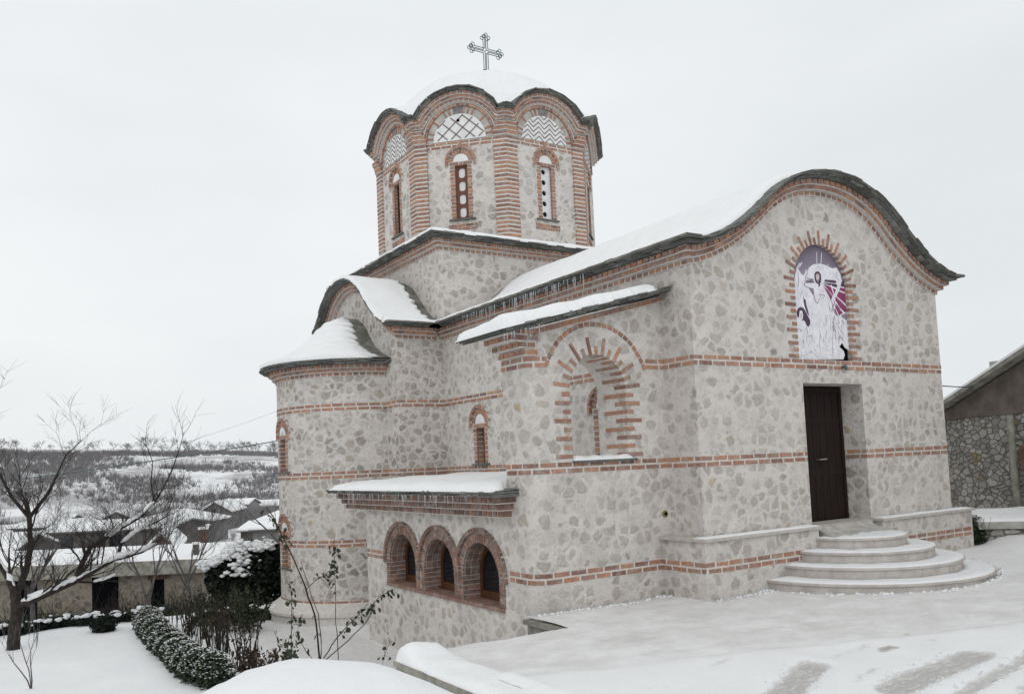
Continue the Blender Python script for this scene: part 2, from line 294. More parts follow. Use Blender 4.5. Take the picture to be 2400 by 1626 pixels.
# ------------------------------------------------------------------ mesh helpers
class MB:
    def __init__(s): s.v = []; s.f = []; s.m = []
    def face(s, pts, mi=0):
        i = len(s.v); s.v += [tuple(p) for p in pts]; s.f.append(tuple(range(i, i + len(pts)))); s.m.append(mi)
    def hexa(s, p, mi=0):           # p: 4 bottom + 4 top, same order
        i = len(s.v); s.v += [tuple(q) for q in p]
        for q in ((0, 3, 2, 1), (4, 5, 6, 7), (0, 1, 5, 4), (1, 2, 6, 5), (2, 3, 7, 6), (3, 0, 4, 7)):
            s.f.append(tuple(i + k for k in q)); s.m.append(mi)
    def box(s, mp_, u0, u1, v0, v1, w0, w1, mi=0, j=0.0, n=1):
        if n > 1:
            i = len(s.v)
            for k in range(n + 1):
                u = u0 + (u1 - u0) * k / n
                for (v_, w_) in ((v0, w0), (v1, w0), (v1, w1), (v0, w1)): s.v.append(tuple(mp_(u, v_, w_)))
            for k in range(n):
                for q in range(4):
                    a, b_ = i + 4 * k + q, i + 4 * k + (q + 1) % 4; s.f.append((a, b_, b_ + 4, a + 4)); s.m.append(mi)
            s.f.append((i, i + 3, i + 2, i + 1)); s.f.append((i + 4 * n, i + 4 * n + 1, i + 4 * n + 2, i + 4 * n + 3)); s.m += [mi, mi]
            return
        r = lambda: RND.uniform(-j, j) if j else 0
        P = [(u0, v0), (u1, v0), (u1, v1), (u0, v1)]
        P = [(a + r(), b_ + r()) for a, b_ in P]; dw = r()
        s.hexa([mp_(a, b_, w0) for a, b_ in P] + [mp_(a, b_, w1 + dw) for a, b_ in P], mi)
    def quadprism(s, mp_, P, w0, w1, mi=0):
        s.hexa([mp_(a, b_, w0) for a, b_ in P] + [mp_(a, b_, w1) for a, b_ in P], mi)
    def poly(s, mp_, pts, w0, w1, mi=0, holes=()):
        """extruded polygon with holes, front face, back face and sides"""
        loops = [list(pts)] + [list(h) for h in holes]
        tri = tessellate_polygon([[Vector((a, b_, 0)) for a, b_ in l] for l in loops])
        flat_ = [q for l in loops for q in l]
        i = len(s.v); n = len(flat_)
        s.v += [tuple(mp_(a, b_, w1)) for a, b_ in flat_] + [tuple(mp_(a, b_, w0)) for a, b_ in flat_]
        for tr in tri:
            s.f.append((i + tr[0], i + tr[1], i + tr[2])); s.m.append(mi)
            s.f.append((i + n + tr[2], i + n + tr[1], i + n + tr[0])); s.m.append(mi)
        o = 0
        for l in loops:
            for k in range(len(l)):
                a, b_ = o + k, o + (k + 1) % len(l)
                s.f.append((i + a, i + b_, i + n + b_, i + n + a)); s.m.append(mi)
            o += len(l)
    def grid(s, P, nu, nv, mi=0, skip=None):
        """P(i,j) -> point, i in 0..nu, j in 0..nv"""
        base = len(s.v)
        for i in range(nu + 1):
            for j in range(nv + 1): s.v.append(tuple(P(i, j)))
        for i in range(nu):
            for j in range(nv):
                if skip and skip(i, j): continue
                a = base + i * (nv + 1) + j
                s.f.append((a, a + nv + 1, a + nv + 2, a + 1)); s.m.append(mi)
    def tube(s, pts, rad, n=6, mi=0, caps=True):
        pts = [Vector(p) for p in pts]; base = len(s.v); L = len(pts)
        if not hasattr(rad, '__len__'): rad = [rad] * L
        ref = Vector((0, 0, 1))
        for k, p in enumerate(pts):
            d = (pts[min(k + 1, L - 1)] - pts[max(k - 1, 0)])
            if d.length < 1e-9: d = Vector((0, 0, 1))
            d.normalize()
            a = d.cross(ref)
            if a.length < .15: a = d.cross(Vector((1, 0, 0)))
            a.normalize(); b_ = d.cross(a)
            for q in range(n):
                t_ = 2 * pi * q / n
                s.v.append(tuple(p + (a * math.cos(t_) + b_ * math.sin(t_)) * rad[k]))
        for k in range(L - 1):
            for q in range(n):
                a0 = base + k * n + q; a1 = base + k * n + (q + 1) % n
                s.f.append((a0, a1, a1 + n, a0 + n)); s.m.append(mi)
        if caps:
            s.f.append(tuple(base + q for q in range(n))[::-1]); s.m.append(mi)
            s.f.append(tuple(base + (L - 1) * n + q for q in range(n))); s.m.append(mi)
    def build(s, name, mats, parent=None, smooth=False, normals=True, weld=False):
        me = bpy.data.meshes.new(name); me.from_pydata(s.v, [], s.f)
        for mt_ in (mats if isinstance(mats, (list, tuple)) else [mats]): me.materials.append(mt_)
        me.polygons.foreach_set('material_index', s.m)
        if normals or weld:
            bm = bmesh.new(); bm.from_mesh(me)
            if weld: bmesh.ops.remove_doubles(bm, verts=bm.verts, dist=1e-4)
            if normals: bmesh.ops.recalc_face_normals(bm, faces=bm.faces)
            bm.to_mesh(me); bm.free()
        if smooth: me.polygons.foreach_set('use_smooth', [True] * len(me.polygons))
        me.update()
        o = bpy.data.objects.new(name, me); COL.objects.link(o)
        if parent is not None:
            o.parent = parent; o.matrix_parent_inverse = parent.matrix_world.inverted() if False else Matrix.Translation(-wloc(parent))
        return o

def wloc(o):
    v_ = Vector(o.location)
    if o.parent: v_ = v_ + wloc(o.parent) + o.matrix_parent_inverse.to_translation()
    return v_
def thing(name, label, cat, loc=(0, 0, 0), group=None):
    o = bpy.data.objects.new(name, None); COL.objects.link(o); o.location = loc; o.empty_display_size = .3
    return tag(o, label, cat, group)
def tag(o, label, cat, group=None):
    o['label'] = label; o['category'] = cat
    if group: o['group'] = group
    return o
def struct(o, kind='structure'): o['kind'] = kind; return o

# plane and cylinder mappings: u along the wall, v up, w outwards
def mfront(Y): return lambda u, v, w: Vector((u, Y - w, v))
def mleft(X): return lambda u, v, w: Vector((X - w, u, v))
def mcyl(cx, cy, r): return lambda u, v, w: Vector((cx - (r + w) * math.cos(u / r), cy - (r + w) * math.sin(u / r), v))
def moct(cx, cy, ap, k):
    a = k * pi / 4                           # k=0 faces -Y, k=1 faces (-X,-Y)
    n = Vector((-math.sin(a), -math.cos(a), 0)); tdir = Vector((math.cos(a), -math.sin(a), 0))
    return lambda u, v, w: Vector((cx, cy, 0)) + n * (ap + w) + tdir * u + Vector((0, 0, v))

# ------------------------------------------------------------------ brickwork
def brick_row(mb, mp_, u0, u1, v0, v1, w0=-.02, w1=.007, L=.25, jt=.02, off=0.0, mi=0, j=.0025, n=1):
    u = u0 - off
    while u < u1 - .01:
        l = L * RND.uniform(.93, 1.07)
        if RND.random() < .06: l *= .42
        a, b_ = max(u, u0), min(u + l, u1)
        if b_ - a > .02: mb.box(mp_, a, b_, v0, v1, w0, w1, mi, j, n)
        u += l + jt
def band(mb, mp_, u0, u1, top, w1=.007, L=.25, bed=True, off=None, n=1):
    """two courses of brick set in the rubble"""
    if bed: mb.box(mp_, u0 + .003, u1 - .003, top - .155, top + .004, -.02, w1 - .004, 1, 0, max(1, int((u1 - u0) / .05)) if n > 1 else 1)
    o = RND.uniform(0, .2) if off is None else off
    brick_row(mb, mp_, u0, u1, top - .062, top - .003, -.02, w1, L, off=o, n=n, jt=.032, j=.004)
    brick_row(mb, mp_, u0, u1, top - .149, top - .091, -.02, w1, L, off=o + .13, n=n, jt=.032, j=.004)
def bandobj(parent, *a, **k):
    mb = MB(); band(mb, *a, **k); return mb.build('brick_band', [M['brick'], M['mortar']], parent)
def ring(mb, mp_, cu, cv, r0, r1, a0, a1, n, w0=-.02, w1=.012, gap=.15, mi=0, lens=None):
    for k in range(n):
        s0 = a0 + (a1 - a0) * (k + gap / 2) / n; s1 = a0 + (a1 - a0) * (k + 1 - gap / 2) / n
        ro = r1 if lens is None else r0 + lens[k % len(lens)]
        P = [(cu + r0 * math.cos(s0), cv + r0 * math.sin(s0)), (cu + ro * math.cos(s0), cv + ro * math.sin(s0)),
             (cu + ro * math.cos(s1), cv + ro * math.sin(s1)), (cu + r0 * math.cos(s1), cv + r0 * math.sin(s1))]
        mb.quadprism(mp_, P, w0, w1 + RND.uniform(-.002, .002), mi)
def spoke(mb, mp_, cu, cv, r0, ln, ang, th, w0, w1, mi=0):
    c, s_ = math.cos(ang), math.sin(ang)
    P = [(cu + c * r0 - s_ * q, cv + s_ * r0 + c * q) for q in (-th / 2, th / 2)]
    Q = [(cu + c * (r0 + ln) - s_ * q, cv + s_ * (r0 + ln) + c * q) for q in (-th / 2, th / 2)]
    mb.quadprism(mp_, [P[0], Q[0], Q[1], P[1]], w0, w1, mi)
def arcpts(cu, cv, r, a0=0, a1=pi, n=20): return [(cu + r * math.cos(a0 + (a1 - a0) * k / n), cv + r * math.sin(a0 + (a1 - a0) * k / n)) for k in range(n + 1)]

class Path:
    def __init__(s, pts):
        s.p = [Vector((a, b_)) for a, b_ in pts]; s.s = [0.0]
        for k in range(1, len(s.p)): s.s.append(s.s[-1] + (s.p[k] - s.p[k - 1]).length)
        s.L = s.s[-1]; s.flat = abs(pts[0][0] - pts[-1][0]) > .5
    def at(s, q, d=0.0, e0=0.0, e1=0.0):
        """point at arc length q moved d along the normal; before 0 and past L it runs straight on"""
        k = 0
        if q <= 0: k = 0
        elif q >= s.L: k = len(s.p) - 2
        else:
            lo, hi = 0, len(s.p) - 2
            while lo < hi:
                md = (lo + hi + 1) // 2
                if s.s[md] <= q: lo = md
                else: hi = md - 1
            k = lo
        def tan(i):
            i = max(0, min(len(s.p) - 2, i)); return (s.p[i + 1] - s.p[i]).normalized()
        f = (q - s.s[k]) / max(1e-9, s.s[k + 1] - s.s[k])
        p = s.p[k] + (s.p[k + 1] - s.p[k]) * f
        fc = max(0, min(1, f))
        t0 = (tan(k - 1) + tan(k)).normalized() if k > 0 else tan(0); t1 = (tan(k) + tan(k + 1)).normalized() if k < len(s.p) - 2 else tan(k)
        t_ = (t0 * (1 - fc) + t1 * fc).normalized()
        if q < 0: p = s.p[0] + Vector((q, 0)); t_ = Vector((1, 0))
        if q > s.L: p = s.p[-1] + Vector((q - s.L, 0)); t_ = Vector((1, 0))
        if s.flat and q < .12 or s.flat and q > s.L - .12:
            g = max(0, min(1, (q if q < .12 else s.L - q) / .12)); t_ = (t_ * g + Vector((1, 0)) * (1 - g)).normalized()
        n = Vector((-t_.y, t_.x))
        r = p + n * d; return (r.x, r.y)
def course(mb, mp_, path, d0, d1, w, L, jt, e0=0, e1=0, bed=.008, off=0.0, mi=0, w0=-.02, back=True):
    a, b_ = -e0 * w, path.L + e1 * w
    q = a - off
    while q < b_ - .005:
        l = L * RND.uniform(.93, 1.07)
        s0, s1 = max(q, a), min(q + l, b_)
        if s1 - s0 > .012:
            P = [path.at(s0, d0), path.at(s1, d0), path.at(s1, d1), path.at(s0, d1)]
            mb.quadprism(mp_, P, w0, w + RND.uniform(-.003, .002), mi)
        q += l + jt
    if back:
        n = max(1, int((b_ - a) / .12))
        for k in range(n):
            s0 = a + .005 + (b_ - a - .01) * k / n; s1 = a + .005 + (b_ - a - .01) * (k + 1) / n
            P = [path.at(s0, d0 - .012), path.at(s1, d0 - .012), path.at(s1, d1 + .012), path.at(s0, d1 + .012)]
            mb.quadprism(mp_, P, w0, w - bed, 1)
def cornice(mb, mp_, path, e0=0, e1=0, sc=1.0, ws=(.03, .11, .18)):
    course(mb, mp_, path, .0, .058 * sc, ws[0], .105, .036, e0, e1)
    course(mb, mp_, path, .082 * sc, .142 * sc, ws[1], .24, .012, e0, e1, off=.1)
    course(mb, mp_, path, .158 * sc, .222 * sc, ws[2], .105, .035, e0, e1, bed=.03, off=.05)
def slates(mb, mp_, path, d0, d1, w, e0=0, e1=0, layers=3, w0=-.05, jag=.014):
    th = (d1 - d0) / layers
    for l in range(layers):
        ww = w - (layers - 1 - l) * .035; a, b_ = -e0 * ww, path.L + e1 * ww
        q = a
        while q < b_ - .004:
            ln = RND.uniform(.14, .34); s1 = min(q + ln, b_)
            x = RND.uniform(-jag, jag); y = RND.uniform(-.006, .006); g = .004
            n = 2 if s1 - q > .2 else 1
            P = [path.at(q + g, d0 + l * th + y), path.at(s1 - g, d0 + l * th + y + RND.uniform(-.008, .008)), path.at(s1 - g, d0 + (l + 1) * th - .003 + y), path.at(q + g, d0 + (l + 1) * th - .003 + y + RND.uniform(-.008, .008))]
            mb.quadprism(mp_, P, w0, ww + x, 0); q = s1

def snow_sheet(mb, P, nu, nv, thick, up=Vector((0, 0, 1)), rim=.03):
    """closed snow layer over P(fu,fv): top lifted by thick(fu,fv)"""
    top = {}; bot = {}
    for i in range(nu + 1):
        for j in range(nv + 1):
            fu, fv = i / nu, j / nv; p = Vector(P(fu, fv)); n = up if not callable(up) else up(fu, fv)
            top[i, j] = len(mb.v); mb.v.append(tuple(p + n * max(rim * .2, thick(fu, fv))))
    for i in range(nu + 1):
        for j in range(nv + 1):
            if i in (0, nu) or j in (0, nv):
                fu, fv = i / nu, j / nv; bot[i, j] = len(mb.v); mb.v.append(tuple(Vector(P(fu, fv)) - (up if not callable(up) else up(fu, fv)) * .012))
    for i in range(nu):
        for j in range(nv):
            mb.f.append((top[i, j], top[i + 1, j], top[i + 1, j + 1], top[i, j + 1])); mb.m.append(0)
    for i in range(nu):
        for j in (0, nv): mb.f.append((top[i, j], top[i + 1, j], bot[i + 1, j], bot[i, j])); mb.m.append(0)
    for j in range(nv):
        for i in (0, nu): mb.f.append((top[i, j], top[i, j + 1], bot[i, j + 1], bot[i, j])); mb.m.append(0)
def edge_t(fu, fv, eu, ev, h, x, y, z=0, na=.35, s=3.0, e=(1, 1, 1, 1)):
    """thickness h, rounded off at the sheet's borders, lumpy"""
    def rnd(d, w): 
        q = max(0, min(1, d / w)); return math.sqrt(max(0, 1 - (1 - q) ** 2))
    k = 1.0
    if e[0]: k = min(k, rnd(fu, eu))
    if e[1]: k = min(k, rnd(1 - fu, eu))
    if e[2]: k = min(k, rnd(fv, ev))
    if e[3]: k = min(k, rnd(1 - fv, ev))
    return h * k * (1 + na * nz(x, y, z, s))

# ------------------------------------------------------------------ church
church = thing('church', 'stone and brick church with domed octagonal tower and snowy slate roofs', 'church', (3.15, 5.0, -.85))
BOT = -2.6

def window(parent, mp_, cu, zs, zl, label_style, wdt=.16, depth=.17, rowh=.085, keystone=False, sill=True):
    """small arched window: brick jambs, marble lunette, brick arch and hood, panel in the opening"""
    t = MB()
    zsp = zl + .085                       # springing above the lintel course
    j = .12
    # mortar plate round the opening
    pl = [(cu - wdt - j - .015, zs), (cu - wdt, zs), (cu - wdt, zl), (cu + wdt, zl), (cu + wdt, zs), (cu + wdt + j + .015, zs), (cu + wdt + j + .015, zsp)] + arcpts(cu, zsp, .32, 0, pi, 16)[1:-1] + [(cu - wdt - j - .015, zsp)]
    t.poly(mp_, pl, -.03, .004, 1)
    n = int((zsp - zs) / rowh)
    hh = (zsp - zs) / n
    for sgn in (-1, 1):
        for k in range(n):
            a, b_ = sorted((cu + sgn * (wdt - .006), cu + sgn * (wdt + j * (1.0 if k % 2 else .88))))
            t.box(mp_, a, b_, zs + k * hh + .01, zs + (k + 1) * hh - .01, -.02, .012, 0, .002)
            a, b_ = sorted((cu + sgn * (wdt - .006), cu + sgn * (wdt + .02)))
            t.box(mp_, a, b_, zs + k * hh + .01, zs + (k + 1) * hh - .01, -depth, -.021, 0, .001)
        a, b_ = sorted((cu + sgn * (wdt - .002), cu + sgn * (wdt + .02))); t.box(mp_, a, b_, zs, zl, -depth, -.03, 1)
    t.box(mp_, cu - wdt, cu + wdt, zl, zl + .085, -depth, .003, 1)
    for k in range(3): t.box(mp_, cu - wdt + (2 * wdt / 3) * k + .008, cu - wdt + (2 * wdt / 3) * (k + 1) - .008, zl - .004, zl + .075, -depth + .005, .011, 0, .002)
    ring(t, mp_, cu, zsp, .195, .315, .02, pi - .02, 11, -.02, .014, .22)
    ring(t, mp_, cu, zsp, .335, .395, -.28, pi + .28, 9, -.02, .055, .08)
    ring(t, mp_, cu, zsp, .333, .392, -.275, pi + .275, 30, -.02, .048, 0, 1)
    if keystone: t.box(mp_, cu - .035, cu + .035, zsp + .40, zsp + .515, -.02, .02, 0)
    w_ = t.build('window', [M['brick'], M['mortar']], parent)
    if label_style == 'hidden': return w_
    l = MB(); l.poly(mp_, arcpts(cu, zsp + .006, .192, 0, pi, 14), -.03, .008); l.build('lunette', M['white'], w_)
    p = MB()
    if label_style == 'dark':
        p.box(mp_, cu - wdt, cu + wdt, zs, zl, -depth - .03, -depth - .01); p.build('pane', M['glass'], w_)
        f = MB(); f.box(mp_, cu - wdt, cu - wdt + .03, zs, zl, -depth - .012, -depth + .015); f.box(mp_, cu + wdt - .03, cu + wdt, zs, zl, -depth - .012, -depth + .015); f.box(mp_, cu - wdt + .03, cu + wdt - .03, zl - .03, zl, -depth - .012, -depth + .015)
        f.build('frame', M['frame'], w_)
    else:
        holes = []; H = zl - zs
        if label_style == 'round':
            q = H / 5
            for k in range(5): holes.append(arcpts(cu - .035, zs + q * (k + .5) + .01, .067, 0, 2 * pi * 15 / 16, 15))
            p.poly(mp_, [(cu - wdt, zs), (cu + wdt, zs), (cu + wdt, zl), (cu - wdt, zl)], -depth, -depth + .045, 0, holes); p.build('pierced_panel', M['panel_white'], w_)
            g = MB(); g.box(mp_, cu - wdt, cu + wdt, zs, zl, -depth - .05, -depth - .02); g.build('pane', M['glass'], w_)
        else:
            q = (H - .04) / 4; oc = []
            for k in range(4):
                c0 = zs + .02 + q * (k + .5); a, b_ = .080, q * .37; cx = .042
                oc.append([(cu - a, c0 - b_ + cx), (cu - a + cx, c0 - b_), (cu + a - cx, c0 - b_), (cu + a, c0 - b_ + cx), (cu + a, c0 + b_ - cx), (cu + a - cx, c0 + b_), (cu - a + cx, c0 + b_), (cu - a, c0 + b_ - cx)])
            p.poly(mp_, [(cu - wdt, zs), (cu + wdt, zs), (cu + wdt, zl), (cu - wdt, zl)], -depth, -depth + .04, 0, oc); p.build('pierced_panel', M['panel_brown'], w_)
            g = MB(); g.box(mp_, cu - wdt, cu + wdt, zs, zl, -depth - .03, -depth + .01); g.build('inlay', M['white'], w_)
    if sill:
        s_ = MB(); s_.box(mp_, cu - wdt - .17, cu + wdt + .17, zs - .035, zs, -depth, .055, 0, .004); s_.build('sill', M['slate'], w_)
    return w_

# profile of the wave gable (lower edge of the brick cornice), half: distance from centre -> height
GP = [(0, 5.395), (.2, 5.389), (.4, 5.368), (.6, 5.33), (.8, 5.268), (1.0, 5.19), (1.2, 5.075), (1.4, 4.93), (1.6, 4.765), (1.8, 4.61), (2.0, 4.475), (2.2, 4.35), (2.4, 4.24), (2.6, 4.145), (2.8, 4.07), (2.98, 4.01), (3.15, 3.975)]
def gable_path(c, k, flip=False):
    pts = [(c - s_ * k, z) for s_, z in reversed(GP)] + [(c + s_ * k, z) for s_, z in GP[1:]]
    return pts

# --- nave (front arm)
XR = 6.3; YN = 7.7
F = mfront(0.0)
gp = gable_path(3.15, 1.0)
nw = MB()
NX, NW, NB, NS, NT = 3.01, .69, 2.632, 3.88, 4.57
niche = [(NX - NW, NB), (NX + NW, NB)] + arcpts(NX, NS, NW, 0, pi, 22)
door_hole = [(2.37, -2.5), (3.89, -2.5), (3.89, 2.26), (2.37, 2.26)]
outer = [(0, BOT), (2.37, BOT), (2.37, 2.26), (3.89, 2.26), (3.89, BOT), (XR, BOT)] + [(a, z) for a, z in reversed(gp)]
nw.poly(F, outer, -.43, 0, 0, [niche])
# side walls with small windows
WL = mleft(0.0)
def rect(u0, u1, v0, v1): return [(u0, v0), (u1, v0), (u1, v1), (u0, v1)]
nw.poly(WL, [(.431, BOT), (YN, BOT), (YN, 4.2), (.431, 4.2)], -.4, 0, 0, [rect(6.17 - .16, 6.17 + .16, 1.2, 1.94), rect(2.12 - .16, 2.12 + .16, 1.2, 1.94)])
nw.box(lambda u, v, w: Vector((XR + w, u, v)), .431, YN, BOT, 4.2, -.4, 0)
nave = nw.build('nave_wall', M['rubble'], church)
# black sheet close behind the banner, painting the dark of the niche
nb = MB(); nb.box(F, NX - NW + .002, NX + NW - .002, NB + .002, NT - .5, -.14, -.09); nb.build('niche_dark_sheet', M['hole'], nave)

zU, zM, zL = 2.642, 1.163, -.32
for a in ((F, 0, XR, zU), (F, 0, 2.37, zM), (F, 3.89, XR, zM), (lambda u, v, w: Vector((3.89 - w, u, v)), 0.0, .42, zM), (WL, 0, YN, zU), (WL, 0, YN, zM)): bandobj(nave, *a)
tg = MB()
def toothed(mb, mp_, c, hw, zb, zsp, r, thick=.062, pitch=.105, depth=.2, longs=(.27, .13), na=19, wout=.008, both=True):
    n = int((zsp - zb) / pitch)
    for k in range(n):
        z0 = zb + .03 + k * (zsp - zb) / n; ln = longs[k % 2]; dp = depth if k % 2 == 0 else depth * .42
        dp2 = depth * (.5 if k % 2 == 0 else 1.0)
        mb.box(mp_, c - hw - ln * RND.uniform(.92, 1.06), c - hw + .004, z0, z0 + thick * .92, -dp2, wout, 0, .002)
        mb.box(mp_, c + hw - .004, c + hw + ln * RND.uniform(.92, 1.06), z0, z0 + thick * .92, -dp2, wout, 0, .002)
    for k in range(na):
        a = pi * (k + .5) / na; ln = longs[(k + n) % 2]; dp2 = depth * (.5 if (k + n) % 2 == 0 else 1.0)
        spoke(mb, mp_, c, zsp, r - .004, ln * RND.uniform(.92, 1.06), a, thick * .88, -dp2, wout, 0)
toothed(tg, F, NX, NW, NB, NS, NW, .06, .1, .2, (.24, .12), 21)
tg.build('niche_brick_arch', [M['brick'], M['mortar']], nave)
cn = MB(); gpath = Path(gp)
cornice(cn, F, gpath, 1, 1)
lp = Path([(0.0, 3.975), (YN, 3.975)])
# left side: u=Y grows away from the camera
cornice(cn, WL, Path([(0, 3.975), (YN, 3.975)]), 0, 0)
cn.build('brick_cornice', [M['brick'], M['mortar']], nave)
PF = mfront(-.23)
for a, b_ in ((-.23, 2.22), (3.86, XR + .23)):
    pr = MB(); pr.box(F, a, b_, BOT, -.03, 0.0, .23)
    if a < 0: pr.box(WL, 0.001, .649, BOT, -.03, 0, .23)
    plinth = pr.build('plinth', M['rubble'], nave)
    bandobj(plinth, PF, a, b_, zL)
    if a < 0: bandobj(plinth, mleft(-.23), -.23, .649, zL)
    pc = MB(); pc.box(F, a - .04, b_ + .04, -.03, .012, 0, .28)
    if a < 0: pc.box(WL, .001, .65, -.03, .012, 0, .28)
    pc.build('coping', M['marble'], plinth)
    sc_ = MB(); a, b_ = a - .02, b_ + .02
    snow_sheet(sc_, lambda fu, fv: (lerp(a, b_, fu), lerp(-.265, -.01, fv), .012), 40, 5, lambda fu, fv: edge_t(fu, fv, .02, .35, .016, fu * 9 + a, fv, 0, .6, 2))
    sc_.build('snow_cover', M['snow_lump'], plinth, True)

# door
dr = MB(); D = mfront(.43)
dr.box(D, 2.37, 3.89, -.06, 2.26, -.06, -.01)
for k in range(7):
    a = 2.49 + k * .185; dr.box(D, a + .004, a + .181, .02, 2.14, -.01, .018)
dr.box(D, 2.42, 2.49, 0, 2.24, -.01, .035); dr.box(D, 3.785, 3.855, 0, 2.24, -.01, .035); dr.box(D, 2.49, 3.785, 2.14, 2.24, -.01, .035)
dr.box(D, 2.49, 3.785, .75, .87, .018, .028); dr.box(D, 2.49, 3.785, 1.62, 1.74, .018, .028)
door = dr.build('door', M['door'], church)
h = MB(); h.tube([D(3.12, 1.02, .02), D(3.12, 1.02, .09)], .013, 8); h.tube([D(3.12, 1.02, .085), D(3.30, 1.025, .085)], .012, 8); h.build('handle', M['silver'], door)
th_ = MB(); th_.box(F, 2.33, 3.9, -.06, -.004, -.43, .08); th_.box(F, 2.26, 3.82, -.9, -.165, -.02, .5); th_.build('threshold', M['marble'], church)
ts_ = MB()
def TS(fu, fv): return (lerp(2.36 - .10 * fv, 3.74 + .02 * fv, fu), lerp(-.09, -.52 - .05 * nz(fu * 9, 3), fv), lerp(-.03, -.160, fv ** .6) + .008 * nz(fu * 14, fv * 5))
ts_.grid(lambda i, j: TS(i / 30, j / 8), 30, 8)
for e in (0, 30): ts_.grid(lambda j, k, e=e: Vector(TS(e / 30, j / 8)) * (1 - k) + Vector((TS(e / 30, j / 8)[0], TS(e / 30, j / 8)[1], -.18)) * k, 8, 1)
ts_.build('trodden_snow', M['tymp_stone'], church, True)

# entrance steps: four half-round limestone steps
stp = MB(); SX, SY = 2.99, -.21
radii = [.86, 1.24, 1.61, 2.01]; tops = [-.167, -.338, -.509, -.68]
esteps = bpy.data.objects.new('entrance_steps', None); COL.objects.link(esteps); esteps.parent = church; esteps.matrix_parent_inverse = Matrix.Translation(-wloc(church)); esteps.location = (SX, SY, -.85)
def disc_pts(r, n=40): return [(SX + r * math.cos(a), SY - r * math.sin(a)) for a in [pi * k / n for k in range(n + 1)]] + [(SX - r, SY + .0), (SX - r, SY - .001 + .2), (SX + r, SY - .001 + .2)]
mz = lambda z0: (lambda u, v, w: Vector((u, v, z0 + w)))
for k, (r, z) in enumerate(zip(radii, tops)):
    s_ = MB(); base = -1.1 if k == 3 else tops[k + 1]
    s_.poly(mz(0), disc_pts(r - .03), base, z - .032, 0)
    s_.poly(mz(0), disc_pts(r), z - .032, z, 0)
    st = s_.build('step', M['marble'], esteps)
    j_ = MB()
    for q in range(1, 9):
        a = pi * q / 9 + .07 * k; c, s2 = math.cos(a), math.sin(a); rr_ = r - .029
        p0 = Vector((SX + rr_ * c, SY - rr_ * s2, 0)); tt = Vector((-s2, -c, 0)) * .003; nn_ = Vector((c, -s2, 0))
        j_.hexa([p0 - tt + Vector((0, 0, base)), p0 + tt + Vector((0, 0, base)), p0 + tt + nn_ * .003 + Vector((0, 0, base)), p0 - tt + nn_ * .003 + Vector((0, 0, base))] + [p0 - tt + Vector((0, 0, z - .034)), p0 + tt + Vector((0, 0, z - .034)), p0 + tt + nn_ * .003 + Vector((0, 0, z - .034)), p0 - tt + nn_ * .003 + Vector((0, 0, z - .034))])
    j_.build('joints', M['tymp_stone'], st)
    sn = MB(); ri = (radii[k - 1] - .028) if k else .05
    def PP(fu, fv, r=r, ri=ri, z=z):
        a = pi * fu; q = lerp(ri, r - .018 - .012 * nz(fu * 20, r, 0), fv); return (SX + q * math.cos(a), SY - q * math.sin(a), z)
    snow_sheet(sn, PP, 60, 6, lambda fu, fv, k=k: edge_t(fu, fv, .02, .3, .020, fu * 6 + k * 3, fv, 0, .8, 2, (1, 1, 0, 1)))
    sn.build('snow_cover', M['snow_lump'], st, True)

